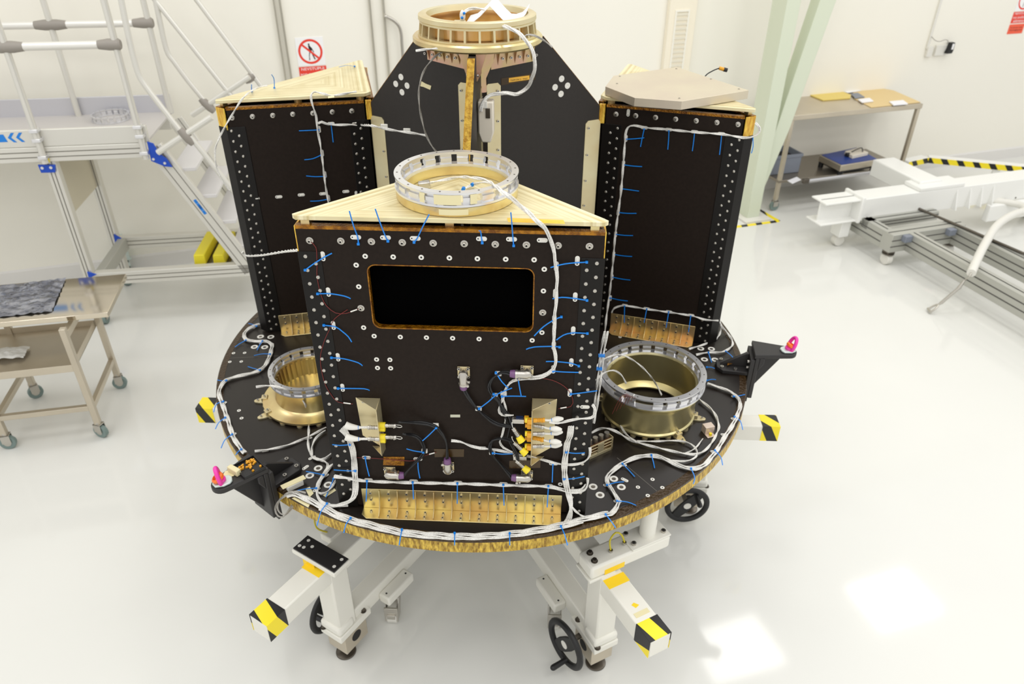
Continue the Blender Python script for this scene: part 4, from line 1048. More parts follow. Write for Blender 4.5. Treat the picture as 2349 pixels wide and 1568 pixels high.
cable('sleeve', at('R', [(345, 680)], HR) + at('R', [(290, 735)], (V((0, 0, 1)), V((0, 0, ZD + .15)))) + at('R', [(250, 810), (250, 880), (290, 950), (362, 1004)], (V((0, 0, 1)), V((0, 0, ZD + .03)))), None, .0038, 2, None, h9)
mb = MB()
for k in range(7):
    a = at('R', [(200 + 25 * k, 700 - 6 * k), (300 + 8 * k, 672 + 5 * k)], HR); mb.tube(smooth_path([a[0] + V((0, -.02, -.06 + .008 * k)), (a[0] + a[1]) / 2 + V((0, -.01, 0)), a[1]]), .0009, 5)
obj('red_wires', mb, REDW, h9)
h10 = thing('cable_harness', 'white cables bundled down the far side of the right riveted corner', 'cable', at('P', [(1385, 850)], 'D')[0])
VP_ = (V((0, -1, 0)), V((0, -.93, 0)))
for dx in (0, 7): cable('sleeve', at('P', [(1394 - dx, 760), (1386 - dx, 800), (1380 - dx, 850), (1374 - dx, 900), (1368 - dx, 940), (1362 - dx, 970)], (V((0, -1, 0)), V((0, -.95, 0)))), None, .0036, 2, None, h10)
for u, v in ((1380, 815), (1374, 845)): q = on((V((0, -1, 0)), V((0, -.955, 0))), u, v); obj('blue_band', MB().box(q.x - .010, q.x + .010, q.y - .006, q.y + .006, q.z - .003, q.z + .003), BLUE, h10)
h11 = thing('cable_harness', 'white harness edging the right tower face, from its top corner to its cleat', 'cable', at('G', [(560, 1200)], 'R')[0])
cable('sleeve', seg(('G', 'R', .01, [(1885, 790), (1925, 840), (1918, 890), (1860, 930), (1770, 940), (1550, 905), (1280, 885), (1020, 858), (800, 840), (670, 817), (612, 838), (588, 900), (580, 1000), (565, 1200), (545, 1450), (530, 1568)]), ('P', 'R', .01, [(1418, 487), (1411, 540), (1407, 590), (1402, 640), (1396, 690)]), ('P', 'R', .06, [(1390, 735)]), ('P', 'R', .10, [(1385, 790)])), None, .0046, 2, None, h11)
h12 = thing('cable_harness', 'white cable above the coppery cleat, turning down at the far tower corner', 'cable', at('R', [(585, 108)], 'R')[0])
cable('sleeve', seg(('R', 'R', .012, [(192, 110), (208, 80), (280, 63), (430, 86), (585, 108), (740, 132), (840, 160), (930, 166)])), None, .0044, 2, None, h12)
for a, b, c_, d_ in ((278, 180, 280, 65), (415, 180, 433, 86), (567, 215, 585, 106), (722, 245, 738, 134)): tie(h12, 'R', 'R', [(a, b, .04), ((a + c_) / 2, (b + d_) / 2, .03), (c_, d_, .016)])
hardware('tie_mount', TMOUNT, 'R', [(283, 60), (433, 82), (587, 104), (740, 128)], h12, 'R')
h13 = thing('cable_harness', 'white cables curling on the platform beside the right black lifting bracket', 'cable', at('R', [(960, 380)], 'D')[0])
cable('sleeve', seg(('R', 'D', .010, [(775, 402), (860, 386), (950, 384), (1015, 350), (1026, 310), (990, 250)]), ('R', 'D', .04, [(950, 205), (938, 165)])), None, .0048, 2, None, h13)
cable('sleeve', seg(('R', 'D', .010, [(725, 362), (830, 330), (915, 290), (944, 235), (936, 180, .06)])), None, .0044, 2, None, h13)
for pts in ([(882, 455), (870, 420), (860, 386, .018)], [(1043, 440), (1015, 405), (980, 378, .018)]): tie(h13, 'D', 'R', pts)
for pts in ([(903, 497), (880, 488), (848, 488)], [(912, 574), (880, 572), (848, 580)]): tie(h13, 'D', 'R', pts, .008)
# left side of the platform
h14 = thing('rim_harness', 'white cable bundle winding along the left rim of the platform', 'cable', at('L', [(205, 640)], 'D')[0])
lp = at('L', [(470, 178), (405, 206), (372, 242), (382, 280), (440, 291), (510, 291), (552, 312), (548, 350), (530, 410), (490, 470), (420, 500), (330, 520), (252, 546), (217, 590), (207, 640), (232, 710), (262, 800), (302, 920), (352, 995), (375, 1020)], 'D', .010)
for k, rr in ((-.004, .005), (.005, .0042)): cable('sleeve', shift(lp, k), None, rr, 2, None, h14, step=.02)
for pts in ([(398, 175), (420, 180), (452, 193, .018)], [(310, 330), (345, 305), (382, 285, .018)], [(455, 350), (470, 320), (490, 290, .018)], [(435, 385), (490, 374), (540, 375, .018)], [(395, 457), (430, 468), (475, 480, .018)], [(195, 545), (225, 550), (255, 548, .018)], [(172, 755, 0), (190, 702), (235, 685, .018)], [(183, 865, 0), (205, 822), (248, 790, .018)], [(220, 990, 0), (245, 936), (292, 900, .018)], [(315, 1035), (330, 1015), (352, 997, .018)]):
    tie(h14, 'D', 'L', pts)
hardware('tie_mount', TMOUNT, 'D', [(440, 200), (485, 300), (540, 382), (470, 490), (245, 560), (238, 700), (252, 800), (300, 905)], h14, 'L', .001, 1.2)
h15 = thing('cable_harness', 'white cable running from the left silver ring to the riveted corner foot', 'cable', at('L', [(790, 970)], 'D')[0])
HL = (V((0, 0, 1)), V((0, 0, ZD + .165)))
cable('sleeve', at('L', [(448, 590), (540, 582), (640, 604)], HL) + at('L', [(715, 645), (765, 695)], (V((0, 0, 1)), V((0, 0, ZD + .09)))) + at('L', [(790, 770), (794, 870), (790, 970), (812, 1040), (855, 1062), (915, 1090), (900, 1150), (850, 1222), (846, 1280), (872, 1335), (950, 1362), (1050, 1365)], 'D', .010), None, .0044, 2, None, h15)
cable('sleeve', at('L', [(900, 875), (842, 922), (816, 980), (814, 1040)], 'D', .012), None, .0044, 2, None, h15)
cable('sleeve', at('L', [(940, 1025), (900, 1058), (850, 1066), (812, 1052)], 'D', .012), None, .0044, 2, None, h15)
cable('sleeve', at('L', [(945, 1098), (905, 1150), (858, 1222), (852, 1280), (900, 1282), (940, 1250), (970, 1200)], 'D', .010), None, .0036, 2, None, h15)
for pts in ([(775, 1142), (830, 1152), (890, 1165, .016)], [(715, 1268), (780, 1255), (842, 1252, .016)], [(905, 1310), (935, 1240), (955, 1190, .016)]): tie(h15, 'D', 'L', pts, .008)
hardware('tie_mount', TMOUNT, 'D', [(815, 1054), (900, 1172), (845, 1262)], h15, 'L', .002, .8)
h16 = thing('cable_harness', 'straight white cable behind the tray on the black lifting bracket', 'cable', at('L', [(640, 975)], 'D')[0])
cable('sleeve', at('L', [(440, 1010), (520, 1000), (640, 975), (780, 920), (905, 855)], 'D', .008), None, .0042, 2, None, h16)
hardware('tie_mount', TMOUNT, 'D', [(510, 1006), (790, 925)], h16, 'L', .001, .3)
h17 = thing('cable_loop', 'thin grey cable loop hanging over the rim beside the lifting bracket', 'cable', at('L', [(700, 1290)], 'D')[0])
lp = at('L', [(760, 1300), (700, 1288), (640, 1302)], 'D', .012) + at('L', [(592, 1342), (574, 1390), (590, 1430), (625, 1440), (668, 1400), (690, 1370)], (V((0, 0, 1)), V((0, 0, ZD - .04))))
cable('sleeve', lp, None, .0032, 2, mat('grey braided sleeve', (176, 172, 164), .45, var=.3, vscale=200), h17)
cable('sleeve', [p + V((.008, .004, .010)) for p in lp[:-2]] + [lp[-2] + V((0, .03, .0))], None, .0030, 2, mat('grey braided sleeve', (0, 0, 0)), h17)
# cables around the top ring and webs
t = thing('cable_harness', 'thick white cable drooping from the gold flanged ring to a cream connector block', 'cable', (0.03, -.1, 2.3))
YP = lambda y: (V((0, -1, 0)), V((0, y, 0)))
big = at('T', [(1110, 246)], YP(-.09)) + at('T', [(1200, 246)], YP(-.15)) + at('T', [(1290, 256)], YP(-.20)) + at('T', [(1400, 312)], YP(-.235)) + at('T', [(1478, 392), (1540, 500)], YP(-.245)) + at('T', [(1556, 620)], YP(-.24)) + at('T', [(1528, 740)], YP(-.21)) + at('T', [(1478, 832)], YP(-.17)) + at('T', [(1390, 888)], YP(-.18)) + at('T', [(1260, 880), (1140, 898)], YP(-.21)) + at('T', [(1075, 950)], YP(-.225)) + at('T', [(1046, 1010), (1042, 1050)], YP(-.23))
cable('sleeve', big, None, .0062, 3, None, t, tw=30)
cable('fork', at('T', [(1440, 370)], YP(-.24)) + at('T', [(1475, 330), (1550, 336)], YP(-.24)) + at('T', [(1640, 382), (1712, 440), (1718, 446)], YP(-.23)), None, .0032, 2, mat('grey braided sleeve', (0, 0, 0)), t)
cable('sleeve', at('T', [(850, 240)], YP(-.08)) + at('T', [(856, 180), (885, 120)], YP(-.08)) + at('T', [(930, 88), (1000, 78), (1080, 90)], YP(-.06)), None, .005, 2, None, t)
q = at('T', [(870, 150)], YP(-.09))[0]; obj('wrapped_splice', MB().ball(q, .013, 14, (.8, .8, 1.5)), WPLA, t)
for v in (125, 168): q = at('T', [(886 if v == 125 else 866, v)], YP(-.1))[0]; obj('blue_band', MB().ball(q, .005), BLUE, t)
q = at('T', [(845, 228)], YP(-.09))[0]; obj('end_connector', MB().box(q.x - .02, q.x + .02, q.y - .012, q.y + .012, q.z - .010, q.z + .012), GOLDP, t, .002)
q = at('T', [(1075, 246)], YP(-.10))[0]; obj('end_connector', MB().ball(q, .016, 12, (1.3, .8, .5)), GOLDP, t)
t = thing('grey_wire', 'thin grey wire making a wide loop before the shear panel left of the gold edge', 'wire', (-.1, -.1, 2.2))
cable('sleeve', at('T', [(912, 720)], 'WL', .004) + at('T', [(905, 640), (878, 560), (830, 510), (740, 484), (640, 512), (560, 590), (502, 680), (470, 780), (457, 900), (470, 1050), (498, 1180), (528, 1280), (580, 1380), (632, 1445)], YP(-.06)) + at('T', [(690, 1520)], 'WL', .004), None, .0034, 2, mat('grey braided sleeve', (0, 0, 0)), t)
cable('sleeve', at('T', [(428, 480), (530, 466), (640, 455)], YP(-.20)) + at('T', [(760, 416), (820, 442), (872, 530), (905, 650)], YP(-.12)), None, .0038, 2, None, t)
t = thing('cable_harness', 'white cable stretched from the left tower corner across to the thin grey loop', 'cable', (-.45, 0, 1.95))
cable('sleeve', at('A', [(1098, 640), (1130, 626), (1190, 648), (1300, 652), (1400, 650), (1500, 654)], 'L', .012) + at('T', [(10, 1188), (130, 1216), (250, 1238), (350, 1252), (440, 1265), (528, 1282)], YP(-.02)), None, .0046, 2, None, t)
for x, y in ((130, 1198), (345, 1238)): q = at('T', [(x, y)], YP(0.0))[0]; obj('tie_base', MB().box(q.x - .014, q.x + .014, q.y - .002, q.y + .004, q.z - .008, q.z + .010), WPLA, t, .002)
t = thing('cable_harness', 'white cable dropping over the left tower top edge and down its face', 'cable', at('A', [(1100, 690)], 'L')[0])
cable('sleeve', at('A', [(1440, 352), (1330, 373), (1220, 388), (1130, 368), (1062, 356)], 'T', .012) + at('A', [(1032, 392), (1045, 470), (1078, 570), (1090, 690), (1120, 850), (1150, 1090), (1162, 1190), (1192, 1370)], 'L', .010), None, .0044, 2, None, t)
film('masking_tape', 'T', 'A', [(1185, 395), (1240, 388), (1242, 405), (1188, 412)], MASK, t, .02)
t = thing('cable_harness', 'thin white cable hanging free off the far corner of the left tower top', 'cable', at('A', [(590, 310)], 'T')[0])
cable('sleeve', at('A', [(640, 300), (590, 308), (500, 345), (410, 425)], 'T', .012) + at('A', [(330, 550), (270, 650), (212, 760), (172, 870), (176, 1000), (212, 1110), (300, 1240)], 'L', .03), None, .0034, 2, None, t)
tie(t, 'T', 'A', [(678, 200, .07), (700, 240, .04), (703, 320, .002)]); tie(t, 'T', 'A', [(498, 290, .035), (498, 330, .006), (500, 350, .004)])
tie(tL, 'T', 'A', [(1285, 132, .03), (1350, 118, .02), (1425, 126, .004)])
t = thing('cable_harness', 'white cable bridging from the left tower foot to the window tower corner', 'cable', at('P', [(640, 580)], 'L')[0])
cable('sleeve', at('P', [(556, 578), (566, 586)], 'L', .01) + at('P', [(600, 585)], (V((0, -1, 0)), V((0, -.2, 0)))) + at('P', [(650, 577)], (V((0, -1, 0)), V((0, -.6, 0)))) + at('P', [(688, 573), (706, 571)], (V((-S2, S2, 0)), V((-.431, -.972, 0))), .008), None, .0046, 2, None, t)
t = thing('sensor_lead', 'amber tipped sensor lead sticking up behind the loose plate', 'wire', (1.0, .5, ZT))
HB = YP(.62)
cable('lead', at('P', [(1612, 182), (1622, 170), (1640, 160), (1652, 156)], HB), None, .0026, 1, BCAB, t)
P = at('P', [(1650, 156), (1660, 159), (1668, 161)], HB); obj('amber_tip', MB().cyl(P[0], P[1], .008), AMB, t); obj('black_tip', MB().cyl(P[1], P[2], .009), BLK, t)

# cream connector block on the right web beside the centre
q = at('T', [(1024, 1110)], YP(-.20))[0]
A = MX(((1, 0, 0, max(q.x, .043)), (0, 0, -1, -.20), (0, 1, 0, q.z), (0, 0, 0, 1)))
t = thing('connector_block', 'cream box with a small nameplate, hung beside the gold taped edge', 'box', q)
obj('housing', MB(A).prism([(-.028, -.05), (-.028, .062), (.028, .062), (.028, -.05), (.016, -.085), (-.016, -.085)], -.024, .024), CREAM, t, .005)
obj('latch', MB(A).box(.000, .016, .005, .040, .024, .028), STEELD, t, .001)
obj('lead_plate', MB(A).box(-.010, .006, .040, .066, .024, .030), WPLA, t, .002)

# paper sheet folded in the top ring
t = MB(); rows = []
prof = [(890, 238), (960, 218), (1040, 150), (1100, 85), (1128, 55), (1180, 110), (1240, 175), (1290, 222), (1340, 225), (1400, 205), (1440, 165), (1468, 128)]
A_ = at('T', prof, YP(-.07)); B_ = [p + V((.01, .13, .012)) for p in A_]
vs = A_ + B_; n = len(A_)
t.add(vs, [(i, i + 1, n + i + 1, n + i) for i in range(n - 1)])
o = obj('paper_sheet', t, PAPER, smooth=60); tag(o, 'white paper sheet folded like a tent inside the gold flanged ring', 'paper')
s = o.modifiers.new('solid', 'SOLIDIFY'); s.thickness = .0012

# loose chamfered plate on the right tower
PB = (V((0, 0, 1)), V((0, 0, ZT + .036)))
tp = at('G', [(387, 428), (468, 320), (1100, 234), (1820, 466), (1150, 575), (680, 540)], PB)
mb = MB(); mb.prism([(p.x, p.y) for p in tp], ZT + .002, ZT + .036)
t = thing('loose_plate', 'loose chamfered metal plate lying askew on the right tower top', 'plate', V((sum(p.x for p in tp) / 6, sum(p.y for p in tp) / 6, ZT)))
obj('slab', mb, mat('satin nickel plate', (212, 202, 180), .42, .6, rgb2=(206, 194, 176), vscale=5), t, .001)
for q in at('G', [(530, 328), (1095, 252), (1720, 455), (1125, 547), (503, 400), (1440, 355)], PB): inst('screw_head', CAPS, MX.Translation(q - V((0, 0, .004))), t)
for a, b in (((495, 482), 0), ((565, 510), 0), ((1210, 580), 1), ((1738, 497), 1)):
    pass

# ------------------------------------------------------------------ small things on the platform
# slotted gold connector box
P = at('R', [(30, 1132), (196, 1056)], 'D'); dx = (P[1] - P[0]).normalized(); nn = V((dx.y, -dx.x, 0))
A = MX(((dx.x, -nn.x, 0, P[0].x), (dx.y, -nn.y, 0, P[0].y), (0, 0, 1, ZD + .0005), (0, 0, 0, 1)))
L = (P[1] - P[0]).length; hh = .062
t = thing('connector_rack', 'pale gold slotted connector rack beside the foot of the window tower', 'bracket', A @ V((L / 2, .02, 0)))
mb = MB(A)
mb.box(0, L, 0, .0025, 0, .014); mb.box(0, L, 0, .0025, hh - .006, hh); mb.box(L * .36, L * .62, 0, .0025, .014, hh - .006); mb.box(0, .006, 0, .0025, 0, hh); mb.box(L - .008, L, 0, .0025, 0, hh)
for k in range(1, 3):
    mb.box(0, L * .36, 0, .0025, .014 + k * .014, .018 + k * .014); mb.box(L * .62, L, 0, .0025, .014 + k * .014, .018 + k * .014)
mb.box(0, L, .0025, .035, 0, .003); mb.box(0, .003, 0, .035, 0, hh); mb.box(L - .003, L, 0, .035, 0, hh)
obj('face_plate', mb, GOLDP, t, .0008)
obj('amber_cores', MB(A).box(.006, L - .006, .010, .014, .012, hh - .008), mat('brown contact block', (96, 60, 20), .5), t)
mb = MB(A)
for k in range(4): mb.cyl((.02 + k * .028, .024, hh - .02), (.02 + k * .028, .026, hh + .012), .010, n=12)
obj('plugs', mb, STEEL, t)
# small pinkish block with an amber stud
P = at('R', [(835, 950), (890, 955)], 'D'); A = MX.Translation(((P[0] + P[1]) / 2)) @ MX.Rotation(.35, 4, 'Z')
t = thing('sensor_block', 'small pinkish metal block with a yellow stud near the gold cylinder', 'block', A @ V((0, 0, 0)))
obj('block', MB(A).box(-.018, .022, 0, .030, .0005, .036), mat('pale pink alloy', (222, 204, 190), .35, .5), t, .001)
obj('foot', MB(A).box(-.018, .018, -.022, 0, .0005, .004), mat('pale pink alloy', (0, 0, 0)), t, .001)
obj('stud', MB(A).cyl((0, -.010, .004), (0, -.010, .014), .006), YCAP, t)
# tape scraps and small white clamp near the left rim
def scrap(pl, z, pts, label, off=.0012):
    P = at(z, pts, pl, off); Q = at(z, pts, pl, .0002); n = len(P); mb = MB()
    mb.add(P + Q, [tuple(range(n)), tuple(range(2 * n - 1, n - 1, -1))] + [(i, n + i, n + (i + 1) % n, (i + 1) % n) for i in range(n)])
    tag(obj('tape_scrap', mb, MASK, smooth=0), label, 'tape')
scrap('D', 'L', [(770, 1255), (800, 1242), (825, 1285), (798, 1312)], 'kite-shaped scrap of masking tape on the platform, beside the thick cable')
scrap('D', 'L', [(682, 1318), (700, 1310), (800, 1358), (790, 1378)], 'long masking tape strip lying on the gold rim')
scrap('D', 'L', [(885, 1298), (960, 1252), (972, 1266), (905, 1310)], 'narrow masking tape strip at the foot of the left riveted corner')
P = at('L', [(660, 1280), (735, 1245)], 'D'); d = (P[1] - P[0]).normalized(); A = MX(((d.x, -d.y, 0, P[0].x), (d.y, d.x, 0, P[0].y), (0, 0, 1, ZD + .0005), (0, 0, 0, 1)))
t = thing('taped_clamp', 'small white block taped to the platform near the lifting bracket', 'block', P[0])
obj('block', MB(A).box(0, .062, 0, .022, 0, .022), WPLA, t, .002); obj('tape', MB(A).box(-.016, .074, .002, .026, .0225, .024), MASK, t)

# ------------------------------------------------------------------ lifting brackets with shackles
def lift_bracket(a, label, slabel, tilt, tape):
    A = MX.Translation(DC + V((0, 0, ZD + .0005))) @ MX.Rotation(R_(a), 4, 'Z')
    t = thing('lifting_bracket', label, 'bracket', A @ V((1.19, 0, 0)))
    mb = MB(A)
    mb.prism([(1.205, -.052), (1.205, .052), (1.095, .052), (1.070, .026), (1.070, -.026), (1.095, -.052)], 0, .018)
    mb.box(1.203, 1.222, -.060, .060, -.135, .090)
    mb.prism_y([(1.085, .018), (1.203, .018), (1.203, .088), (1.190, .088)], -.008, .008)
    b = obj('base_foot', mb, BLKM, t, .002)
    for x, y in ((1.092, .030), (1.092, -.030), (1.150, .038), (1.150, -.038)): inst('cap_screw', CAPS, A @ MX.Translation((x, y, .018)) @ MX.Scale(1.5, 4), b)
    for y in (-.034, .034):
        for z in (.035, .065): inst('cap_screw', CAPS, A @ MX.Translation((1.203, y, z)) @ MX.Rotation(-PI / 2, 4, 'Y') @ MX.Scale(1.4, 4), b)
    mb = MB(A)
    arc = [(1.365 + .036 * math.cos(R_(-80 + 16 * k)), .036 * math.sin(R_(-80 + 16 * k))) for k in range(11)]
    mb.prism([(1.216, -.062)] + arc + [(1.216, .062)], .098, .118)
    mb.prism_y([(1.222, .098), (1.345, .098), (1.345, .090), (1.240, -.092), (1.222, -.13)], -.007, .007)
    mb.box(1.2222, 1.240, -.060, .060, -.115, .0985)
    mb.prism_y([(1.240, .0985), (1.262, .0985), (1.262, .070), (1.240, .03)], -.058, -.048); mb.prism_y([(1.240, .0985), (1.262, .0985), (1.262, .070), (1.240, .03)], .048, .058)
    obj('arm', mb, BLKM, t, .003)
    S = A @ MX.Translation((1.365, 0, .1185))
    s = thing('shackle', slabel, 'shackle', S @ V((0, 0, 0)))
    S2_ = S @ MX.Rotation(tilt, 4, 'Z')
    obj('base_plate', MB(S2_).prism([(-.036, -.010), (-.028, -.022), (.004, -.027), (.026, -.018), (.030, .004), (.022, .022), (-.006, .027), (-.028, .020), (-.036, .010)], 0, .009), ZINC, s, .003)
    B = S2_ @ MX.Rotation(.12 if tilt < 0 else .35, 4, 'Y')
    bow = smooth_path([(0, -.017, .006), (0, -.021, .022), (0, -.019, .044), (0, -.009, .062), (0, .003, .066), (0, .014, .058), (0, .020, .042), (0, .021, .022), (0, .017, .006)], .006)
    obj('bow', MB(B).tube(bow, .0078, 12), PINK, s)
    mb = MB(S2_); mb.cyl((0, 0, .009), (0, 0, .020), .017, n=20); obj('hub', mb, PINK, s, .002)
    mb = MB(S2_ @ MX.Translation((.004, 0, .018)) @ MX.Rotation(.5, 4, 'Y')); mb.lathe([(.015, 0), (.022, .004), (.022, .012), (.015, .016)], 20, None, True); obj('collar', mb, ORNG, s)
    return t, A
tb, A = lift_bracket(-6.3, 'black lifting bracket at the right rim, its arm top bare', 'pink shackle on a zinc plate, on the bare right lifting bracket arm', .3, None)
film('amber_strip', 'D', 'R', [(995, 450), (1035, 440), (1035, 460), (990, 475)], KAPT, tb, .03)
tb, A = lift_bracket(-127, 'black lifting bracket on the front left rim, a tray of gold bits on its arm', 'pink shackle on a zinc plate, next to the tray of gold bits', -.5, None)
# tray with gold bits on that arm
TRY = A @ MX.Translation((1.262, .012, .1185)) @ MX.Rotation(-.12, 4, 'Z')
t = thing('parts_tray', 'small black open tray lying on the arm of the left lifting bracket', 'tray', TRY @ V((0, 0, 0)))
mb = MB(TRY); w2, l2 = .044, .040
mb.box(-l2, l2, -w2, w2, .0005, .003)
for q in ((-l2, -l2 + .003, -w2, w2), (l2 - .003, l2, -w2, w2), (-l2, l2, -w2, -w2 + .003), (-l2, l2, w2 - .003, w2)): mb.box(q[0], q[1], q[2], q[3], .0005, .012)
obj('shell', mb, BLK, t, .0008)
for k in range(26):
    x = random.uniform(-.032, .030); y = random.uniform(-.034, .010) if k < 18 else random.uniform(-.03, .034); z = .0032 + random.random() * .004
    B = TRY @ MX.Translation((x, y, z)) @ MX.Rotation(random.random() * 3, 4, 'Z') @ MX.Rotation(random.choice((0, PI / 2)), 4, 'X')
    mb = MB(B); mb.cyl((0, 0, 0), (0, 0, .006), .0042, n=8) if k % 2 else mb.box(-.006, .006, -.003, .003, 0, .005)
    tag(obj('gold_bit', mb, AMB), 'tiny loose gold contact piece lying in the small black tray', 'part', 'gold contact pieces in the tray')
B = A @ MX.Translation((1.308, -.004, .1188)) @ MX.Rotation(.12, 4, 'Z')
t = thing('foam_block', 'small tan foam block beside the tray on the lifting bracket arm', 'block', B @ V((0, 0, 0)))
obj('block', MB(B).box(-.010, .010, -.028, .022, 0, .024), MASK, t, .003)
mb = MB(A); mb.prism([(1.325, -.040), (1.345, -.028), (1.338, -.004), (1.318, .004), (1.308, -.036)], .1188, .1198)
tag(obj('tape_scrap', mb, MASK, smooth=0), 'torn masking tape scrap between the foam block and the pink shackle', 'tape')

# ------------------------------------------------------------------ white support stand (six radial arms)
stand = thing('support_stand', 'white six-armed steel stand under the round platform, striped tape on its arm ends', 'stand', DC)
def stand_arm(a, cside, block):
    A = MX.Translation(DC * 1.0 - V((0, .05, 0))) @ MX.Rotation(R_(a), 4, 'Z')
    front = a in (-120, -60)
    b = obj('outrigger_beam', MB(A).box(.20, 1.43, -.045, .045, .515, .605), WPAINT, stand, .006)
    mb = MB(A)
    mb.box(1.345, 1.4295, -.0462, .0462, .6051, .6065); mb.box(1.345, 1.4295, -.0465, -.0452, .518, .606); mb.box(1.345, 1.4295, .0452, .0465, .518, .606)
    obj('hazard_tape', mb, HAZB, b)
    if front:
        obj('yellow_tape', MB(A).box(1.130, 1.175, -.046, .046, .6052, .6062), YTAPE, b)
    if a == 180: obj('yellow_sticker', MB(A).prism([(1.32, 0), (1.295, .014), (1.268, .002), (1.29, -.016)], .6052, .6060), YTAPE, b)
    if a == -60:
        obj('yellow_sticker', MB(A).prism([(1.265, .0), (1.282, .012), (1.288, -.006), (1.27, -.014)], .6052, .6060), YTAPE, b)
        obj('cream_tape', MB(A).box(1.305, 1.325, -.03, .03, .6052, .6060), MASK, b)
    mb = MB(A); mb.box(1.03, 1.125, -.046, .046, .19, .600); obj('post', mb, WPAINT, stand, .008)
    lb = obj('lower_beam', MB(A).box(.20, 1.03, -.040, .040, .165, .250), WPAINT, stand, .006)
    # jack housing with its foot
    j = obj('jack_plate', MB(A).box(.955, 1.140, -.058, .058, .165, .200), WPAINT, stand, .005)
    obj('jack_cover', MB(A).box(1.05, 1.138, -.056, .056, .200, .245), WPAINT, stand, .012)
    for x, y in ((.985, .042), (.985, -.042), (1.135, -.042)): inst('hex_bolt', HEXB, A @ MX.Translation((x, y, .200)), j)
    gb = obj('gearbox', MB(A).box(.985, 1.116, -.052, .052, .062, .165), STEELB, stand, .003)
    for s in (-1, 1): obj('bore', MB(A).cyl((1.05, s * .0515, .12), (1.05, s * .0530, .12), .026, n=20), DARKH, gb)
    mb = MB(A); mb.cyl((1.078, 0, .010), (1.078, 0, .063), .014); mb.lathe([(1e-5, .0005), (.042, .0005), (.044, .004), (.042, .011), (.020, .017), (1e-5, .017)], 28, MX.Translation((1.078, 0, 0)))
    obj('levelling_foot', mb, STEELD, stand)
    # hand wheel
    W = A @ MX.Translation((1.03, -.128, .15)) @ MX.Rotation(.10, 4, 'Z') @ MX.Rotation(PI / 2, 4, 'X')
    mb = MB(W); pr = [(.100 + .015 * math.cos(2 * PI * k / 10), .013 * math.sin(2 * PI * k / 10)) for k in range(10)]
    mb.lathe(pr, 40, None, True); hwl = obj('handwheel', mb, BLK, stand)
    mb = MB(W); mb.prism([(-.098, -.022), (-.03, -.032), (.03, -.032), (.098, -.022), (.098, .022), (.03, .032), (-.03, .032), (-.098, .022)], -.006, .006, MX.Rotation(.9, 4, 'Z')); obj('spoke', mb, BLK, hwl, .003)
    obj('hub_cap', MB(W).cyl((0, 0, .006), (0, 0, .0085), .019, n=20), WPLA, hwl)
    obj('axle', MB(W).cyl((0, 0, -.075), (0, 0, .004), .012), STEELD, hwl)
    ha = -1.35 if a != 0 else 1.2
    px, py = .098 * math.cos(ha), .076 * math.sin(ha)
    mb = MB(W); mb.cyl((px, py, .008), (px, py, .075), .011, .013, n=14); mb.ball((px, py, .075), .013, 12); obj('handle', mb, BLK, hwl)
    # caster on its side plate
    y0, y1 = (.038, .098) if cside > 0 else (-.098, -.038)
    cp = obj('caster_plate', MB(A).box(.715, .885, y0, y1, .155, .205), WPAINT, stand, .008)
    for x in (.735, .865): obj('bolt_hole', MB(A).cyl((x, (y0 + y1) / 2, .2045), (x, (y0 + y1) / 2, .2056), .0045, n=10), DARKH, cp)
    C = A @ MX.Translation((.80, cside * .045, 0)) @ MX.Rotation(PI / 2 + (.52 if a == -120 else -.52 if a == -60 else 0), 4, 'Z')
    mb = MB(C); mb.box(-.036, .036, -.03, .034, .138, .155)
    for s in (-1, 1): mb.prism([(.03, .14), (-.036, .14), (-.07, .085), (-.075, .045), (-.035, .035)], min(s * .026, s * .030), max(s * .026, s * .030), MX(((0, 0, 1, 0), (1, 0, 0, 0), (0, 1, 0, 0), (0, 0, 0, 1))))
    mb.box(-.03, .03, -.082, -.074, .035, .120)
    fk = obj('caster_fork', mb, STEEL, stand, .001)
    obj('caster_wheel', MB(C).cyl((-.022, -.038, .050), (.022, -.038, .050), .0495, n=24), WPLA, fk, .004)
    obj('brake_pedal', MB(C).box(-.018, .018, -.0885, -.082, .055, .080), STEEL, fk, .001)
    if block:
        mb = MB(A); mb.box(1.018, 1.118, -.096, .02, .600, .612); obj('pad_plate', mb, WPAINT, stand, .002)
        blk = obj('cross_block', MB(A).box(1.020, 1.115, -.090, .275, .612, .675), WPAINT, stand, .010)
        obj('cover_step', MB(A).box(1.020, 1.115, .095, .275, .675, .682), WPAINT, blk, .002)
        for x, y in ((1.045, -.055), (1.085, -.060)): inst('hex_bolt', HEXB, A @ MX.Translation((x, y, .675)), blk)
        for x, y in ((1.035, .115), (1.09, .115), (1.035, .255), (1.09, .255)): inst('cap_screw', CAPS, A @ MX.Translation((x, y, .682)) @ MX.Scale(1.9, 4), blk)
        mb = MB(A); mb.cyl((1.066, .195, .682), (1.066, .195, .870), .032, n=24); mb.cyl((1.066, .195, .870), (1.066, .195, .8945), .020, n=6); obj('pillar', mb, WPAINT, stand)
        g = smooth_path([(1.075, .02, .68), (1.06, .022, .72), (1.055, .05, .745), (1.06, .075, .725), (1.07, .085, .69)])
        mb = MB(A); mb.tube(g, .0035, 8); obj('earth_wire', mb, mat('yellow green wire', (206, 190, 40), .45), stand)
        for x, y in ((1.075, .02), (1.07, .085)): inst('cap_screw', CAPS, A @ MX.Translation((x, y, .676 if y < .05 else .682)) @ MX.Scale(1.6, 4), blk)
        obj('yellow_tape', MB(A).box(1.1152, 1.1162, -.03, .06, .614, .640), YTAPE, blk)
    elif front:
        pd = obj('pad_plate', MB(A).box(1.068, 1.155, -.112, .112, .626, .646), WPAINT, stand, .003)
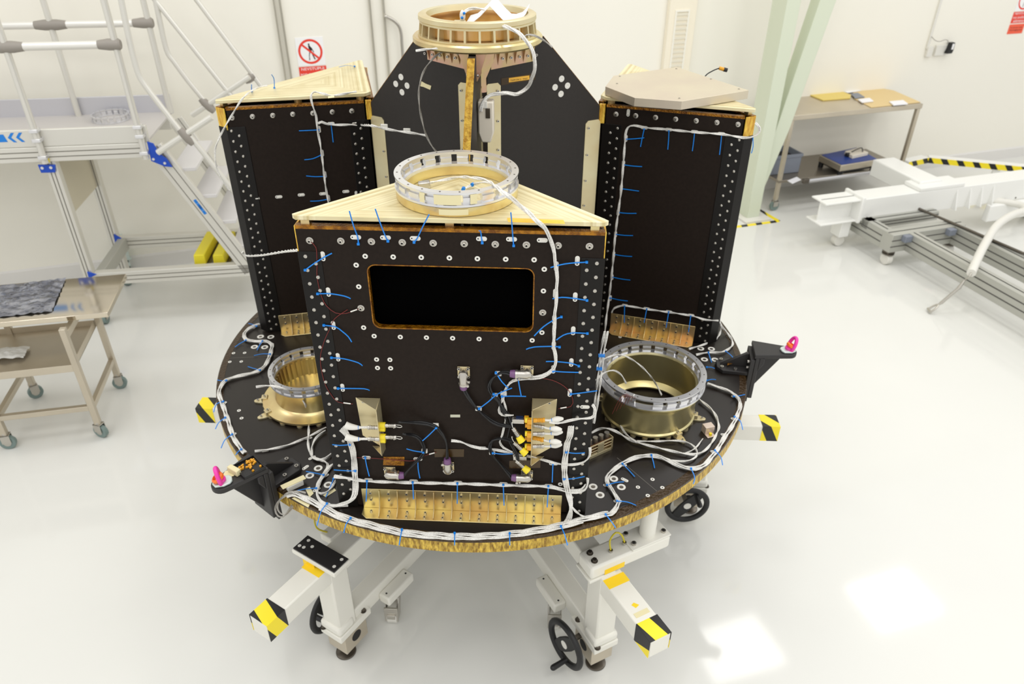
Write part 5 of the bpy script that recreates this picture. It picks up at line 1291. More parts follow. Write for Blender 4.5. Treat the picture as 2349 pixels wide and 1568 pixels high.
        obj('pad_neck', MB(A).box(1.075, 1.120, -.05, .05, .598, .627), WPAINT, stand)
        bp = obj('rubber_pad', MB(A).box(1.072, 1.150, -.108, .108, .6465, .652), BLKM, stand, .001)
        for x, y in ((1.09, -.085), (1.125, -.075), (1.105, -.05), (1.128, -.095), (1.09, .09), (1.13, .09)): obj('bolt_hole', MB(A).cyl((x, y, .652), (x, y, .6526), .007, n=12), WPLA, bp)
        obj('yellow_tape', MB(A).box(1.150, 1.152, -.06, .0, .58, .645), YTAPE, stand)
        g = smooth_path([(1.00, -.08, .62), (1.03, -.10, .66), (1.01, -.12, .70), (.96, -.11, .72), (.93, -.08, .71)])
        obj('earth_wire', MB(A).tube(g, .0035, 8), mat('yellow green wire', (206, 190, 40), .45), stand)
        obj('inner_bracket', MB(A).box(.86, 1.02, -.10, -.04, .585, .62), WPAINT, stand, .004)
    else:
        obj('pad_plate', MB(A).box(1.065, 1.150, -.112, .112, .600, .620), WPAINT, stand, .003)
stand_arm(-120, 1, False); stand_arm(-60, -1, True); stand_arm(0, -1, False); stand_arm(180, 1, False)
for a in (60, 120):
    A = MX.Translation((DC.x, 0, 0)) @ MX.Rotation(R_(a), 4, 'Z')
    obj('outrigger_beam', MB(A).box(.20, 1.1, -.045, .045, .515, .605), WPAINT, stand, .006)
    obj('lower_beam', MB(A).box(.20, 1.03, -.040, .040, .165, .250), WPAINT, stand, .006)
    mb = MB(A); mb.box(1.03, 1.125, -.046, .046, .0, .600); obj('post', mb, WPAINT, stand, .008)
mb = MB(); mb.prism([(DC.x + .27 * math.cos(R_(60 * k)), .27 * math.sin(R_(60 * k))) for k in range(6)], .515, .605); mb.prism([(DC.x + .27 * math.cos(R_(60 * k)), .27 * math.sin(R_(60 * k))) for k in range(6)], .165, .25)
mb.cyl((DC.x, 0, .2), (DC.x, 0, .56), .08, n=24)
obj('hub', mb, WPAINT, stand)
mb = MB()
for a in (-43, 77, 197):
    p = V((math.cos(R_(a)), math.sin(R_(a)), 0))

# ------------------------------------------------------------------ stair platform on the left
SU = V((math.cos(R_(11)), math.sin(R_(11)), 0)); SV = V((-SU.y, SU.x, 0)); SO = V((-2.980, 1.653, 0))
SF = MX(((SU.x, SV.x, 0, SO.x), (SU.y, SV.y, 0, SO.y), (0, 0, 1, 0), (0, 0, 0, 1)))
SP = thing('stair_platform', 'aluminium access platform with guard rails and steep stairs against the wall', 'platform', SO)
def sf(u, v, y): 
    """local point of the pixel's ray on the platform's vertical plane y"""
    n = SV; p = SO + SV * y
    return SF.inverted() @ hit(u, v, n, p)
def grooved(mb, x0, x1, y0, y1, z0, z1, ax):
    """slotted extrusion: box plus two thin dark slots is done with a second mesh"""
    mb.box(x0, x1, y0, y1, z0, z1)
def profile(name, x0, x1, y0, y1, z0, z1, ax, bev=.004, slots=2, mt=None, face='y'):
    o = obj(name, MB(SF).box(x0, x1, y0, y1, z0, z1), mt or ALUX, SP, bev)
    mb = MB(SF)
    for k in range(slots):
        f = (k + 1) / (slots + 1)
        if ax == 'z':
            x = x0 + (x1 - x0) * f; mb.box(x - .003, x + .003, y0 - .0008, y0, z0, z1)
        else:
            z = z0 + (z1 - z0) * f; mb.box(x0, x1, y0 - .0008, y0, z - .003, z + .003)
    if slots: obj('slot', mb, mat('profile slot', (120, 116, 106), .6), o)
    return o
YB_ = .60
profile('leg', 0, .068, 0, .06, .115, 1.24, 'z'); profile('leg', 0, .068, YB_, YB_ + .06, .115, 1.24, 'z')
profile('leg', -1.85, -1.775, 0, .06, .115, 1.24, 'z'); profile('leg', -1.85, -1.775, YB_, YB_ + .06, .115, 1.24, 'z')
for x in (.034, -1.81, 1.715):
    for y in (.03, YB_ + .03):
        mb = MB(SF @ MX.Translation((x, y, 0))); mb.cyl((-.02, 0, .05), (.02, 0, .05), .0495, n=20); c = obj('caster', mb, RUBG, SP)
        mb = MB(SF @ MX.Translation((x, y, 0))); mb.box(-.028, -.022, -.03, .03, .04, .11); mb.box(.022, .028, -.03, .03, .04, .11); mb.box(-.03, .03, -.03, .03, .10, .115); obj('caster_fork', mb, STEEL, c)
profile('deck_beam', -1.9, .64, -.012, .05, 1.24, 1.337, 'x', slots=2)
profile('deck_fascia', -1.9, .68, -.008, .016, 1.338, 1.448, 'x', slots=0)
profile('deck_beam', -1.9, .66, YB_, YB_ + .06, 1.24, 1.337, 'x', slots=0)
obj('deck', MB(SF).box(-1.9, .67, .017, YB_ + .06, 1.338, 1.352), mat('grey deck board', (196, 192, 188), .45), SP)
obj('toe_board', MB(SF).box(-1.9, .68, YB_ + .06, YB_ + .08, 1.338, 1.472), mat('toe board alloy', (206, 206, 212), .35, .4), SP, .002)
# blue print: block and two chevrons
mb = MB(SF)
c0 = sf(18, 316, -.008)
for dx in (0, .048):
    for s in (1, -1):
        zc = c0.z; x = c0.x + dx
        mb.add([(x, -.0092, zc), (x + .026, -.0092, zc + s * .030), (x + .046, -.0092, zc + s * .030), (x + .020, -.0092, zc)], [(0, 1, 2, 3) if s < 0 else (3, 2, 1, 0)])
mb.add([(c0.x - .5, -.0092, c0.z - .026), (c0.x - .008, -.0092, c0.z - .026), (c0.x - .020, -.0092, c0.z + .022), (c0.x - .5, -.0092, c0.z + .022)], [(0, 1, 2, 3)])
obj('blue_print', mb, SKYB, SP, smooth=0)
# posts, rails and grey rail fittings
mb0 = ALUX
def post(x, y, z0, z1, r=.020): return obj('guard_post', MB(SF).cyl((x, y, z0), (x, y, z1), r, n=14), STEELB if False else ALUX, SP)
FY = -.035
xs_f = [sf(95, 360, FY).x + .012, sf(330, 360, FY).x + .012]
for x in xs_f:
    post(x, FY, 1.24, 2.95)
    for z in (1.27, 1.38, 1.44): obj('post_clamp', MB(SF).box(x - .026, x + .026, FY - .026, -.005, z, z + .022), ALU, SP, .003)
xs_b = [sf(163, 222, YB_).x, sf(379, 222, YB_).x]
for x in xs_b: post(x, YB_ + .03, 1.352, 2.95)
post(-1.7, FY, 1.24, 2.95); post(-1.7, YB_ + .03, 1.352, 2.95)
for y, z, xs in ((FY, sf(130, 105, FY).z, xs_f), (YB_ + .03, sf(170, 56, YB_ + .03).z, xs_b)):
    obj('guard_rail', MB(SF).cyl((-1.9, y, z), (xs[1], y, z), .024, n=16), mat('bright tube', (232, 230, 224), .35, .35), SP)
    for i, x in enumerate(xs):
        mb = MB(SF); pts = [(x - .10, y, z), (x - .04, y, z), (x + .04 if i == 0 else x + .02, y, z), (x + .10 if i == 0 else x + .03, y, z)]
        mb.tube(pts, [.026, .034, .034, .026], 12); obj('rail_fitting', mb, mat('grey cast fitting', (150, 144, 136), .5), SP)
# blue joints
def plate(pts, y, name='blue_joint', m=BLUEP, t=.012):
    P = [sf(u, v, y) for u, v in pts]
    o = obj(name, MB(SF).prism_y([(p.x, p.z) for p in P], y - t, y), m, SP, .001); return o
j = plate([(88, 377), (128, 377), (128, 394), (96, 395)], -.004)
for q in ((97, 385), (117, 384)): p = sf(*q, -.017); obj('bolt', MB(SF).cyl((p.x, -.0165, p.z), (p.x, -.022, p.z), .010, n=8), ALU, j)
obj('yellow_cap', MB(SF).box(-.002, .045, -.020, -.0125, 1.236, 1.268), YCAP, SP, .003)
plate([(201, 622), (222, 628), (210, 634), (204, 634)], -.003)
plate([(262, 536), (280, 546), (284, 560), (266, 565)], YB_ - .002)
j = plate([(338, 324), (352, 328), (366, 352), (382, 362), (396, 382), (378, 380), (348, 368)], -.014)
for q in ((352, 365), (378, 374)): p = sf(*q, -.028); obj('bolt', MB(SF).cyl((p.x, -.0265, p.z), (p.x, -.031, p.z), .009, n=8), ALU, j)
# brace panel between the legs and base beams
obj('brace_panel', MB(SF).box(.030, .036, .06, YB_, .84, 1.24), mat('pale brace panel', (206, 198, 176), .4), SP)
profile('base_beam', .068, 1.75, 0, .06, .325, .420, 'x', slots=2); profile('base_beam', .068, 1.75, YB_, YB_ + .06, .325, .420, 'x', slots=2)
profile('cross_beam', .070, .130, .06, YB_, .325, .420, 'y', slots=0, mt=ALUG)
profile('end_leg', 1.68, 1.75, 0, .06, .115, .325, 'z', slots=0); profile('end_leg', 1.68, 1.75, YB_, YB_ + .06, .115, .325, 'z', slots=0)
cq = SF.inverted() @ on('G', 294, 624); CQ = SF @ MX.Translation((cq.x, cq.y, 0)) @ MX.Rotation(.5, 4, 'Z')
c = obj('caster', MB(CQ).cyl((-.018, 0, .050), (.018, 0, .050), .0495, n=20), BLK, SP)
mb = MB(CQ); mb.box(-.030, -.024, -.03, .05, .04, .125); mb.box(.024, .030, -.03, .05, .04, .125); mb.box(-.05, .05, -.05, .06, .125, .135); mb.box(-.02, .02, -.09, -.05, .09, .11); mb.box(-.04, .04, -.04, .04, .135, .325); obj('caster_fork', mb, ZINC, c)
# stairs: two stringers, treads, handrails
a0 = sf(352, 338, .0); a1 = sf(556, 598, .0)
d = (a1 - a0); k = (.36 - a0.z) / d.z; a1 = a0 + d * k
nx = V((-d.z, 0, d.x)).normalized() * .055
for y in (-.0, YB_ + .02):
    P = [(a0.x + nx.x, a0.z + nx.z), (a1.x + nx.x, a1.z + nx.z), (a1.x - nx.x, a1.z - nx.z), (a0.x - nx.x, a0.z - nx.z)]
    s = obj('stringer', MB(SF).prism_y(P, y, y + .035), ALUX, SP, .003)
    mb = MB(SF)
    for f in (-.45, .45):
        P = [(q[0], q[1]) for q in ((a0.x + nx.x * f, a0.z + nx.z * f), (a1.x + nx.x * f, a1.z + nx.z * f))]; w = .003
        mb.prism_y([(P[0][0] - w, P[0][1]), (P[1][0] - w, P[1][1]), (P[1][0] + w, P[1][1]), (P[0][0] + w, P[0][1])], y - .0008, y)
    obj('slot', mb, mat('profile slot', (0, 0, 0)), s)
mb = MB(SF); M_ = [a0 + d * (.43 + .02 * i) for i in range(7)]
for i, f in enumerate((.445, .46, .485, .50, .515, .54, .555)):
    q = a0 + d * f; w = .010; l = .008 if i not in (2, 3, 4) else .014
    e = d.normalized()
    p = [q + e * l + nx.normalized() * w, q - e * l + nx.normalized() * w, q - e * l - nx.normalized() * w, q + e * l - nx.normalized() * w]
    mb.add([(r.x, -.0012, r.z) for r in p], [(0, 1, 2, 3)])
obj('blue_print', mb, SKYB, SP, smooth=0)
for i in range(4):
    q = a0 + d * ((i + .8) / 4.8 * k); obj('tread', MB(SF).box(q.x - .01, q.x + .15, .035, YB_ + .02, q.z - .025, q.z), mat('tread alloy', (222, 220, 220), .4, .2), SP, .003)
for y, pts in ((FY, [(272, -30), (290, 60), (306, 130), (318, 170), (330, 192), (360, 232), (412, 298), (442, 330)]), (YB_ + .03, [(352, -20), (368, 55), (378, 100), (386, 124), (398, 140), (432, 186), (478, 242)])):
    P = [sf(u, v, y) for u, v in pts]
    mb = MB(SF); mb.tube(smooth_path(P, .04), .018, 10); obj('handrail', mb, ALUX, SP)
for y, A_, B_ in ((FY, (436, 312), (600, 520)), (YB_ + .03, (352, -4), (532, 222)), (YB_ + .12, (448, -4), (598, 196))):
    P = sf(*A_, y); Q = sf(*B_, y); mb = MB(SF); mb.tube([P, Q], .018, 10); obj('handrail', mb, ALUX, SP)
for y, A_, B_ in ((FY, (362, 350), (486, 268)), (YB_ + .03, (440, 264), (572, 176))):
    P = sf(*A_, y); Q = sf(*B_, y); mb = MB(SF); mb.tube([P, Q], .020, 10); obj('rail_strut', mb, ALUX, SP)
for y, u, v, u2, v2 in ((FY, 412, 296, 444, 330), (YB_ + .03, 460, 226, 492, 256), (YB_ + .12, 562, 186, 584, 172)):
    P = sf(u, v, y); Q = sf(u2, v2, y); mb = MB(SF); mb.tube([P, P + (Q - P) * .3, P + (Q - P) * .7, Q], [.022, .030, .030, .022], 12); obj('rail_fitting', mb, mat('grey cast fitting', (150, 144, 136), .5), SP)
# yellow counterweights standing in the base frame
for i, (u0, u1, ub) in enumerate(((446, 474, 490), (490, 518, 536), (545, 572, 588))):
    q0 = sf(u0, 608, .10); q1 = sf(u1, 608, .10); hh_ = sf(u0 - 6, 585, .10).z - q0.z
    t = thing('counterweight', ['yellow ballast block in the platform base frame, nearest to the blue joint', 'yellow ballast block in the base frame, middle of three', 'yellow ballast block mostly hidden behind the black tower'][i], 'weight', SF @ V(((q0.x + q1.x) / 2, .3, q0.z)), 'yellow ballast blocks in the base frame')
    w_ = q1.x - q0.x; B_ = SF @ MX.Translation((q0.x, .10, q0.z)) @ MX.Rotation(-.04, 4, 'Z')
    obj('block', MB(B_).prism_y([(0, 0), (w_, 0), (w_, hh_), (w_ * .1, hh_)], 0, .42), YPAINT, t, .008)
    obj('mount', MB(B_).box(.005, w_ + .03, .02, .48, -.03, -.0005), STEELD, t)
# slotted ring lying on the deck
p = SF @ sf(255, 268, .25); p = V((p.x, p.y, 1.2625))
p = on((V((0, 0, 1)), V((0, 0, 1.37))), 254, 268)
t = thing('spare_ring', 'silver slotted ring lying on the platform deck', 'adapter ring', (p.x, p.y, 1.353))
slot_ring(t, MX.Translation((p.x, p.y, 1.3528)), .125, 0, .042, 18)

# ------------------------------------------------------------------ steel trolley on the left
TD = V((.968, .252, 0)).normalized(); TE = V((-TD.y, TD.x, 0))
w0 = V((-2.32, .42, 0)) + TE * .0
TF_ = MX(((TD.x, TE.x, 0, w0.x), (TD.y, TE.y, 0, w0.y), (0, 0, 1, 0), (0, 0, 0, 1)))
TI = TF_.inverted()
def tl(u, v, z): return TI @ on((V((0, 0, 1)), V((0, 0, z))), u, v)
HTT = .785
rf = tl(252, 716, HTT); rb = tl(284, 628, HTT)
xr = (rf.x + rb.x) / 2; yf = rf.y; ybk = rb.y
TR = thing('steel_trolley', 'polished stainless steel trolley with grey castors in front of the stair platform', 'trolley', w0)
xl = -.95
obj('table_top', MB(TF_).box(xl, xr, yf, ybk, HTT - .03, HTT), MIRR, TR, .003)
LX = (0.0, -.50); bk = (TI @ V((-2.469, .896, 0))).y
for lx in LX:
    for y, zb in ((0.0, .105), (bk - .0, .105)):
        obj('leg', MB(TF_).box(lx - .017, lx + .017, y - .017, y + .017, .10, HTT - .03), STEELB, TR, .003)
        rot = random.uniform(-.6, .6)
        C = TF_ @ MX.Translation((lx, y, 0)) @ MX.Rotation(rot, 4, 'Z')
        mb = MB(C); mb.cyl((0, 0, .095), (0, 0, .115), .018); mb.box(-.024, .024, -.022, -.018, .045, .100); mb.box(-.024, .024, .018, .022, .045, .100); mb.box(-.024, .024, -.022, .022, .095, .100)
        c = obj('castor', mb, STEEL, TR, .001)
        mb = MB(C); mb.cyl((.0, -.014, .044), (.0, .014, .044), .0435, n=24); obj('wheel', mb, RUBG, c, .004)
        mb = MB(C); mb.cyl((.0, -.0165, .044), (.0, .0165, .044), .020, n=16); obj('wheel_hub', mb, STEEL, c)
z = .22
obj('rail', MB(TF_).box(LX[1], LX[0], -.014, .014, z - .016, z + .016), STEELB, TR, .002)
obj('rail', MB(TF_).box(-.014, .014, .0, bk, z - .016, z + .016), STEELB, TR, .002)
obj('rail', MB(TF_).box(LX[1] - .014, LX[1] + .014, .0, bk, z - .016, z + .016), STEELB, TR, .002)
obj('rail', MB(TF_).box(-.014, .014, .0, bk, HTT - .10, HTT - .06), STEELB, TR, .002)
mb = MB(TF_); mb.box(-.85, -.02, .0, bk - .01, .475, .482); mb.box(-.85, -.02, -.004, .0, .475, .52); mb.box(-.85, -.02, bk - .01, bk - .006, .475, .52); mb.box(-.024, -.02, 0, bk - .01, .475, .52)
obj('shelf', mb, STEELB, TR, .001)
# foil sheet
mb = MB(); cs = [tl(u, v, HTT) for u, v in ((-90, 668), (152, 640), (119, 716), (-90, 738))]
N = 26; vs = []; rnd = random.Random(3)
for i in range(N + 1):
    for j in range(N + 1):
        a = i / N; b = j / N
        p = (cs[0] * (1 - a) + cs[1] * a) * (1 - b) + (cs[3] * (1 - a) + cs[2] * a) * b
        vs.append(TF_ @ (V((p.x, p.y, HTT + .006 + rnd.uniform(-.004, .007)))))
mb.add(vs, [(i * (N + 1) + j, (i + 1) * (N + 1) + j, (i + 1) * (N + 1) + j + 1, i * (N + 1) + j + 1) for i in range(N) for j in range(N)])
tag(obj('foil_sheet', mb, FOIL, smooth=80), 'crinkled silver foil sheet spread over the steel trolley top', 'foil')
mb = MB(); p0 = TF_ @ tl(24, 815, .484); vs = []
N = 12
for i in range(N + 1):
    for j in range(N + 1):
        x = (i / N - .5) * .22; y = (j / N - .5) * .12; vs.append(TF_ @ (TI @ p0 + V((x - .02, y, .003 + .035 * max(0, 1 - (x / .12) ** 2) * max(0, 1 - (y / .07) ** 2) + rnd.uniform(0, .012)))))
mb.add(vs, [(i * (N + 1) + j, (i + 1) * (N + 1) + j, (i + 1) * (N + 1) + j + 1, i * (N + 1) + j + 1) for i in range(N) for j in range(N)])
tag(obj('plastic_bag', mb, BAG, smooth=0), 'crumpled white plastic bag on the steel trolley shelf', 'bag')

# ------------------------------------------------------------------ green column with its brace
CU = WD; CW = WB
g0 = V((2.205, 3.852, 0))
GF = MX(((CU.x, CW.x, 0, g0.x), (CU.y, CW.y, 0, g0.y), (0, 0, 1, 0), (0, 0, 0, 1)))
t = thing('steel_column', 'pale green steel column with a slanting brace, standing on a white base plate', 'column', g0)
obj('shaft', MB(GF).box(0, .135, 0, .20, .02, 4.6), GREENP, t, .003)
def gl(u, v, y): return GF.inverted() @ hit(u, v, WB, g0 + WB * y)
A_ = [gl(1880, 0, .05), gl(1917, 0, .05), gl(1808, 300, .05), gl(1754, 425, .05), gl(1752, 430, .05), gl(1778, 300, .05)]
mb = MB(GF); dl = (A_[0] - A_[5]); up_ = A_[0] + dl * 2.2; dr = (A_[1] - A_[2]); up2 = A_[1] + dr * 2.2
mb.prism_y([(up_.x, up_.z), (up2.x, up2.z), (A_[2].x, A_[2].z), (A_[3].x, A_[3].z), (.13, A_[3].z - .02), (.13, A_[3].z + .25), (A_[5].x, A_[5].z)], .04, .16)
obj('brace', mb, GREENP, t, .003)
obj('base_plate', MB(GF).box(-.06, .22, -.08, .28, .0005, .02), WPLA, t, .004)
def floor_tape(pts, w, label, z=.0012):
    mb = MB()
    P = [V((p[0], p[1], z)) for p in pts]; d = (P[1] - P[0]).normalized(); n = V((-d.y, d.x, 0)) * w / 2
    mb.prism([((q).x, (q).y) for q in (P[0] - n, P[1] - n, P[1] + n, P[0] + n)], .0002, z)
    tag(obj('floor_tape', mb, HAZ, smooth=0), label, 'tape')
f = at('P', [(1697, 519), (1786, 507), (1746, 484)], 'G')
floor_tape([f[0] - (f[1] - f[0]) * .6, f[1]], .045, 'black and yellow floor tape in front of the green column base')
floor_tape([f[1], f[2] + (f[2] - f[1]) * .4], .045, 'black and yellow floor tape along the side of the green column base', .0016)
HB2 = (V((0, 0, 1)), V((0, 0, .25)))
f = at('P', [(2132, 361), (2349, 382), (2086, 371)], HB2)
t = thing('low_barrier', 'low white barrier rail striped black and yellow, behind the white beam', 'barrier', V((f[0].x, f[0].y, 0)))
for p_, q_ in ((f[0], f[1] + (f[1] - f[0]) * .5), (f[2], f[0])):
    d_ = (q_ - p_); l_ = d_.length; d_.normalize(); B_ = MX(((d_.x, -d_.y, 0, p_.x), (d_.y, d_.x, 0, p_.y), (0, 0, 1, .19), (0, 0, 0, 1)))
    obj('rail', MB(B_).box(0, l_, 0, .10, 0, .06), WPAINT2, t, .004)
    obj('hazard_tape', MB(B_).box(0, l_, -.0012, -.0002, 0, .058), HAZ, t)
    obj('foot', MB(B_).box(l_ * .5 - .03, l_ * .5 + .03, .02, .08, -.19, 0), WPAINT2, t)
# ------------------------------------------------------------------ steel table by the wall
HT2 = .93
c = [on((V((0, 0, 1)), V((0, 0, HT2))), u, v) for u, v in ((1817, 266), (2118, 238), (1996, 196))]
ex = (c[1] - c[0]); LT = ex.length; ex.normalize(); ey = V((-ex.y, ex.x, 0)); DT = (c[2] - c[1]).dot(ey)
TB = MX(((ex.x, ey.x, 0, c[0].x), (ex.y, ey.y, 0, c[0].y), (0, 0, 1, 0), (0, 0, 0, 1)))
TBI = TB.inverted()
def tb2(u, v, z): return TBI @ on((V((0, 0, 1)), V((0, 0, z))), u, v)
t = thing('steel_table', 'stainless steel work table on castors against the wall beside the green column', 'table', c[0])
obj('table_top', MB(TB).box(-.02, LT, 0, DT, HT2 - .045, HT2), STEELB, t, .003)
for x, y in ((.02, .02), (LT - .03, .02), (LT - .03, DT - .04), (.02, DT - .04)):
    obj('leg', MB(TB).box(x - .018, x + .018, y - .018, y + .018, .11, HT2 - .045), STEELB, t, .003)
    C = TB @ MX.Translation((x, y, 0)); mb = MB(C); mb.cyl((0, 0, .09), (0, 0, .115), .02); mb.box(-.026, .026, -.024, -.019, .045, .10); mb.box(-.026, .026, .019, .024, .045, .10); mb.box(-.026, .026, -.024, .024, .092, .10)
    k = obj('castor', mb, STEEL, t); obj('wheel', MB(C).cyl((0, -.015, .048), (0, .015, .048), .0475, n=20), RUBG, k, .003)
obj('shelf', MB(TB).box(0, LT - .01, 0, DT, .285, .31), mat('shelf steel', (150, 142, 130), .3, .8), t, .002)
def slab(name, pts, z, h, m, label, cat, b=.002):
    P = [TB @ V((*tb2(u, v, z + h).xy, 0)) for u, v in pts]
    o = obj(name, MB().prism([(p.x, p.y) for p in P], z + .0008, z + h), m, bev=b); return tag(o, label, cat)
slab('cutting_board', [(1846, 212), (1888, 229), (1951, 224), (1952, 217), (1917, 203)], HT2, .012, BOARDY, 'yellow board lying on the steel table near the green column', 'board')
slab('wooden_board', [(1960, 226), (1999, 246), (2112, 234), (2050, 207), (1992, 197), (1955, 202)], HT2, .006, BOARD, 'large tan board at the far end of the steel table', 'board')
slab('paper_sheet', [(1918, 203), (1950, 201), (1975, 208), (1945, 213)], HT2 + .008, .002, PAPER, 'white paper sheets at the back of the steel table', 'paper', 0)
slab('notepad', [(1952, 214), (1968, 212), (1984, 222), (1962, 225)], HT2 + .008, .008, GREYP, 'small grey-blue pad on the tan board', 'pad')
slab('cable_coil', [(1968, 227), (1995, 224), (2004, 231), (1978, 234)], HT2 + .008, .012, PAPER, 'small white crumpled pouch beside the grey-blue pad', 'pouch')
slab('cloth_wipe', [(2040, 232), (2072, 229), (2083, 237), (2050, 240)], HT2 + .008, .012, PAPER, 'crumpled white wipe at the far corner of the tan board', 'wipe')
# bench scale on the shelf
zs = .31
P = [tb2(u, v, zs + .12) for u, v in ((1880, 355), (1930, 379), (2016, 365), (1966, 337))]
cx_ = sum(p.x for p in P) / 4; cy_ = sum(p.y for p in P) / 4
t = thing('bench_scale', 'blue topped steel bench scale on the lower shelf of the steel table', 'scale', TB @ V((cx_, cy_, zs)))
A = TB @ MX.Translation((cx_, cy_, zs)) @ MX.Rotation(-.75, 4, 'Z'); hx, hy = .20, .17
A = TB @ MX.Translation((cx_, cy_, zs))
e1_ = (P[1] - P[0]); e2_ = (P[2] - P[1])
mb = MB(TB); mb.prism([(p.x, p.y) for p in P], zs + .055, zs + .118); obj('pan', mb, STEELB, t, .006)
q = [p + (V((cx_, cy_, p.z)) - p) * .06 for p in P]; obj('blue_top', MB(TB).prism([(p.x, p.y) for p in q], zs + .118, zs + .122), NAVY, t, .002)
for p in P:
    r = p + (V((cx_, cy_, p.z)) - p) * .12; obj('foot', MB(TB).cyl((r.x, r.y, zs + .0005), (r.x, r.y, zs + .055), .025, n=12), BLK, t)
obj('under_frame', MB(TB).prism([((p + (V((cx_, cy_, p.z)) - p) * .2).x, (p + (V((cx_, cy_, p.z)) - p) * .2).y) for p in P], zs + .025, zs + .055), BLK, t)
D_ = zs + .122
P = [tb2(u, v, D_ + .03) for u, v in ((1938, 347), (1956, 358), (1992, 350), (1968, 339))]
tt = thing('scale_display', 'small grey display unit with a coiled lead, lying on the blue bench scale', 'display', TB @ V((P[0].x, P[0].y, D_)))
obj('case', MB(TB).prism([(p.x, p.y) for p in P], D_ + .0008, D_ + .035), CREAM, tt, .004)
pc = sum((p for p in P), V((0, 0, 0))) / 4
mb = MB(TB); mb.tube(smooth_path([(pc.x - .06, pc.y, D_ + .03), (pc.x - .03, pc.y - .02, D_ + .06), (pc.x + .03, pc.y - .02, D_ + .075), (pc.x + .07, pc.y, D_ + .05), (pc.x + .04, pc.y - .03, D_ + .03), (pc.x - .10, pc.y - .02, D_ + .03)]), .005, 6); obj('lead', mb, BLK, tt)
obj('plug', MB(TB).box(pc.x - .13, pc.x - .08, pc.y - .04, pc.y, D_ + .0008, D_ + .035), BLK, tt, .006)
# crate, torque wrench and paper on the shelf
P = [tb2(u, v, zs) for u, v in ((1768, 402), (1832, 395))]
y0 = (P[0].y + P[1].y) / 2; x1 = P[1].x
t = thing('storage_crate', 'grey plastic crate on the lower shelf behind the green column', 'crate', TB @ V((x1 - .15, y0, zs)))
mb = MB(TB); x0 = x1 - .34; y1 = y0 + .26; zt = zs + .19
for b in ((x0, x1, y0, y0 + .008), (x0, x1, y1 - .008, y1), (x0, x0 + .008, y0, y1), (x1 - .008, x1, y0, y1)): mb.box(b[0], b[1], b[2], b[3], zs + .0008, zt)
mb.box(x0, x1, y0, y1, zs + .0008, zs + .008)
for b in ((x0 - .008, x1 + .008, y0 - .008, y0), (x1, x1 + .008, y0, y1), (x0 - .008, x1 + .008, y1, y1 + .008)): mb.box(b[0], b[1], b[2], b[3], zt - .03, zt)
obj('shell', mb, GREYP, t, .002); obj('contents', MB(TB).box(x0 + .02, x1 - .02, y0 + .02, y1 - .02, zs + .01, zt - .05), BLKM, t)
P = [tb2(u, v, zs + .02) for u, v in ((1852, 415), (2012, 394))]
t = thing('torque_wrench', 'long chrome torque wrench on the front edge of the lower shelf', 'wrench', TB @ V((P[0].x, P[0].y, zs)))
a, b = V((P[0].x, P[0].y, zs + .0205)), V((P[1].x, P[1].y, zs + .0205))
obj('bar', MB(TB).cyl(a, a + (b - a) * .9, .018), mat('chrome tube', (210, 210, 214), .25, .8), t); obj('grip', MB(TB).cyl(a + (b - a) * .9, b, .020), BLK, t); obj('head', MB(TB).box(a.x - .05, a.x + .01, a.y - .02, a.y + .02, zs + .0008, zs + .045), STEELD, t, .004)
slab('paper_sheet', [(1806, 414), (1828, 405), (1838, 412), (1818, 421)], zs, .003, PAPER, 'white paper on the lower shelf in front of the grey crate', 'paper', 0)

# ------------------------------------------------------------------ white lifting beam and aluminium frame on the right
BZ = .46
pl_ = (V((0, 0, 1)), V((0, 0, BZ)))
b0 = on(pl_, 1876, 447); b1 = on(pl_, 1901, 468); b2 = on(pl_, 2349, 388)
bx = (b2 - b0); bx = V((bx.x, bx.y, 0)).normalized(); by = V((-bx.y, bx.x, 0))
BF = MX(((bx.x, by.x, 0, b1.x), (bx.y, by.y, 0, b1.y), (0, 0, 1, 0), (0, 0, 0, 1)))
bw = abs((b0 - b1).dot(by)); LB = 3.2
t = thing('hoist_girder', 'white painted steel lifting beam lying across the aluminium floor frame', 'beam', BF @ V((1.2, bw / 2, BZ - .2)))
zb = BZ - .20
mb = MB(BF); mb.box(-.02, .35, 0, bw, BZ - .014, BZ); mb.box(-.03, .35, 0, bw, zb, zb + .014); mb.box(0, .35, bw / 2 - .008, bw / 2 + .008, zb, BZ)
obj('end_stub', mb, WPAINT2, t, .003)
mb = MB(BF); mb.box(.35, LB, 0, bw, zb, BZ); obj('box_girder', mb, WPAINT2, t, .005)
obj('end_flange', MB(BF).box(.33, .36, -.02, bw + .02, zb - .01, BZ + .025), WPAINT2, t, .006)
for x in (1.55, 1.68, 1.95, 2.08): obj('bolt', MB(BF).cyl((x, -.002, zb + .02), (x, .001, zb + .02), .009, n=8), STEELD, t)
for x in (1.35, 1.5, 1.63, 1.76): obj('stiffener', MB(BF).prism([(0, zb), (-.05, zb), (0, BZ - .02)], x, x + .012, MX(((0, 0, 1, 0), (1, 0, 0, 0), (0, 1, 0, 0), (0, 0, 0, 1)))), WPAINT2, t)
q = BF.inverted() @ on((V((0, 0, 1)), V((0, 0, BZ + .06))), 2058, 360); q2 = BF.inverted() @ on((V((0, 0, 1)), V((0, 0, BZ + .06))), 2150, 402)
obj('cross_tube', MB(BF).box(q2.x - .26, q2.x - .02, bw * .4, max(q.y, bw + .5), BZ - .10, BZ + .06), WPAINT2, t, .012)
obj('saddle', MB(BF).box(q2.x - .32, q2.x + .16, -.0, bw, BZ + .0005, BZ + .035), WPAINT2, t, .006)
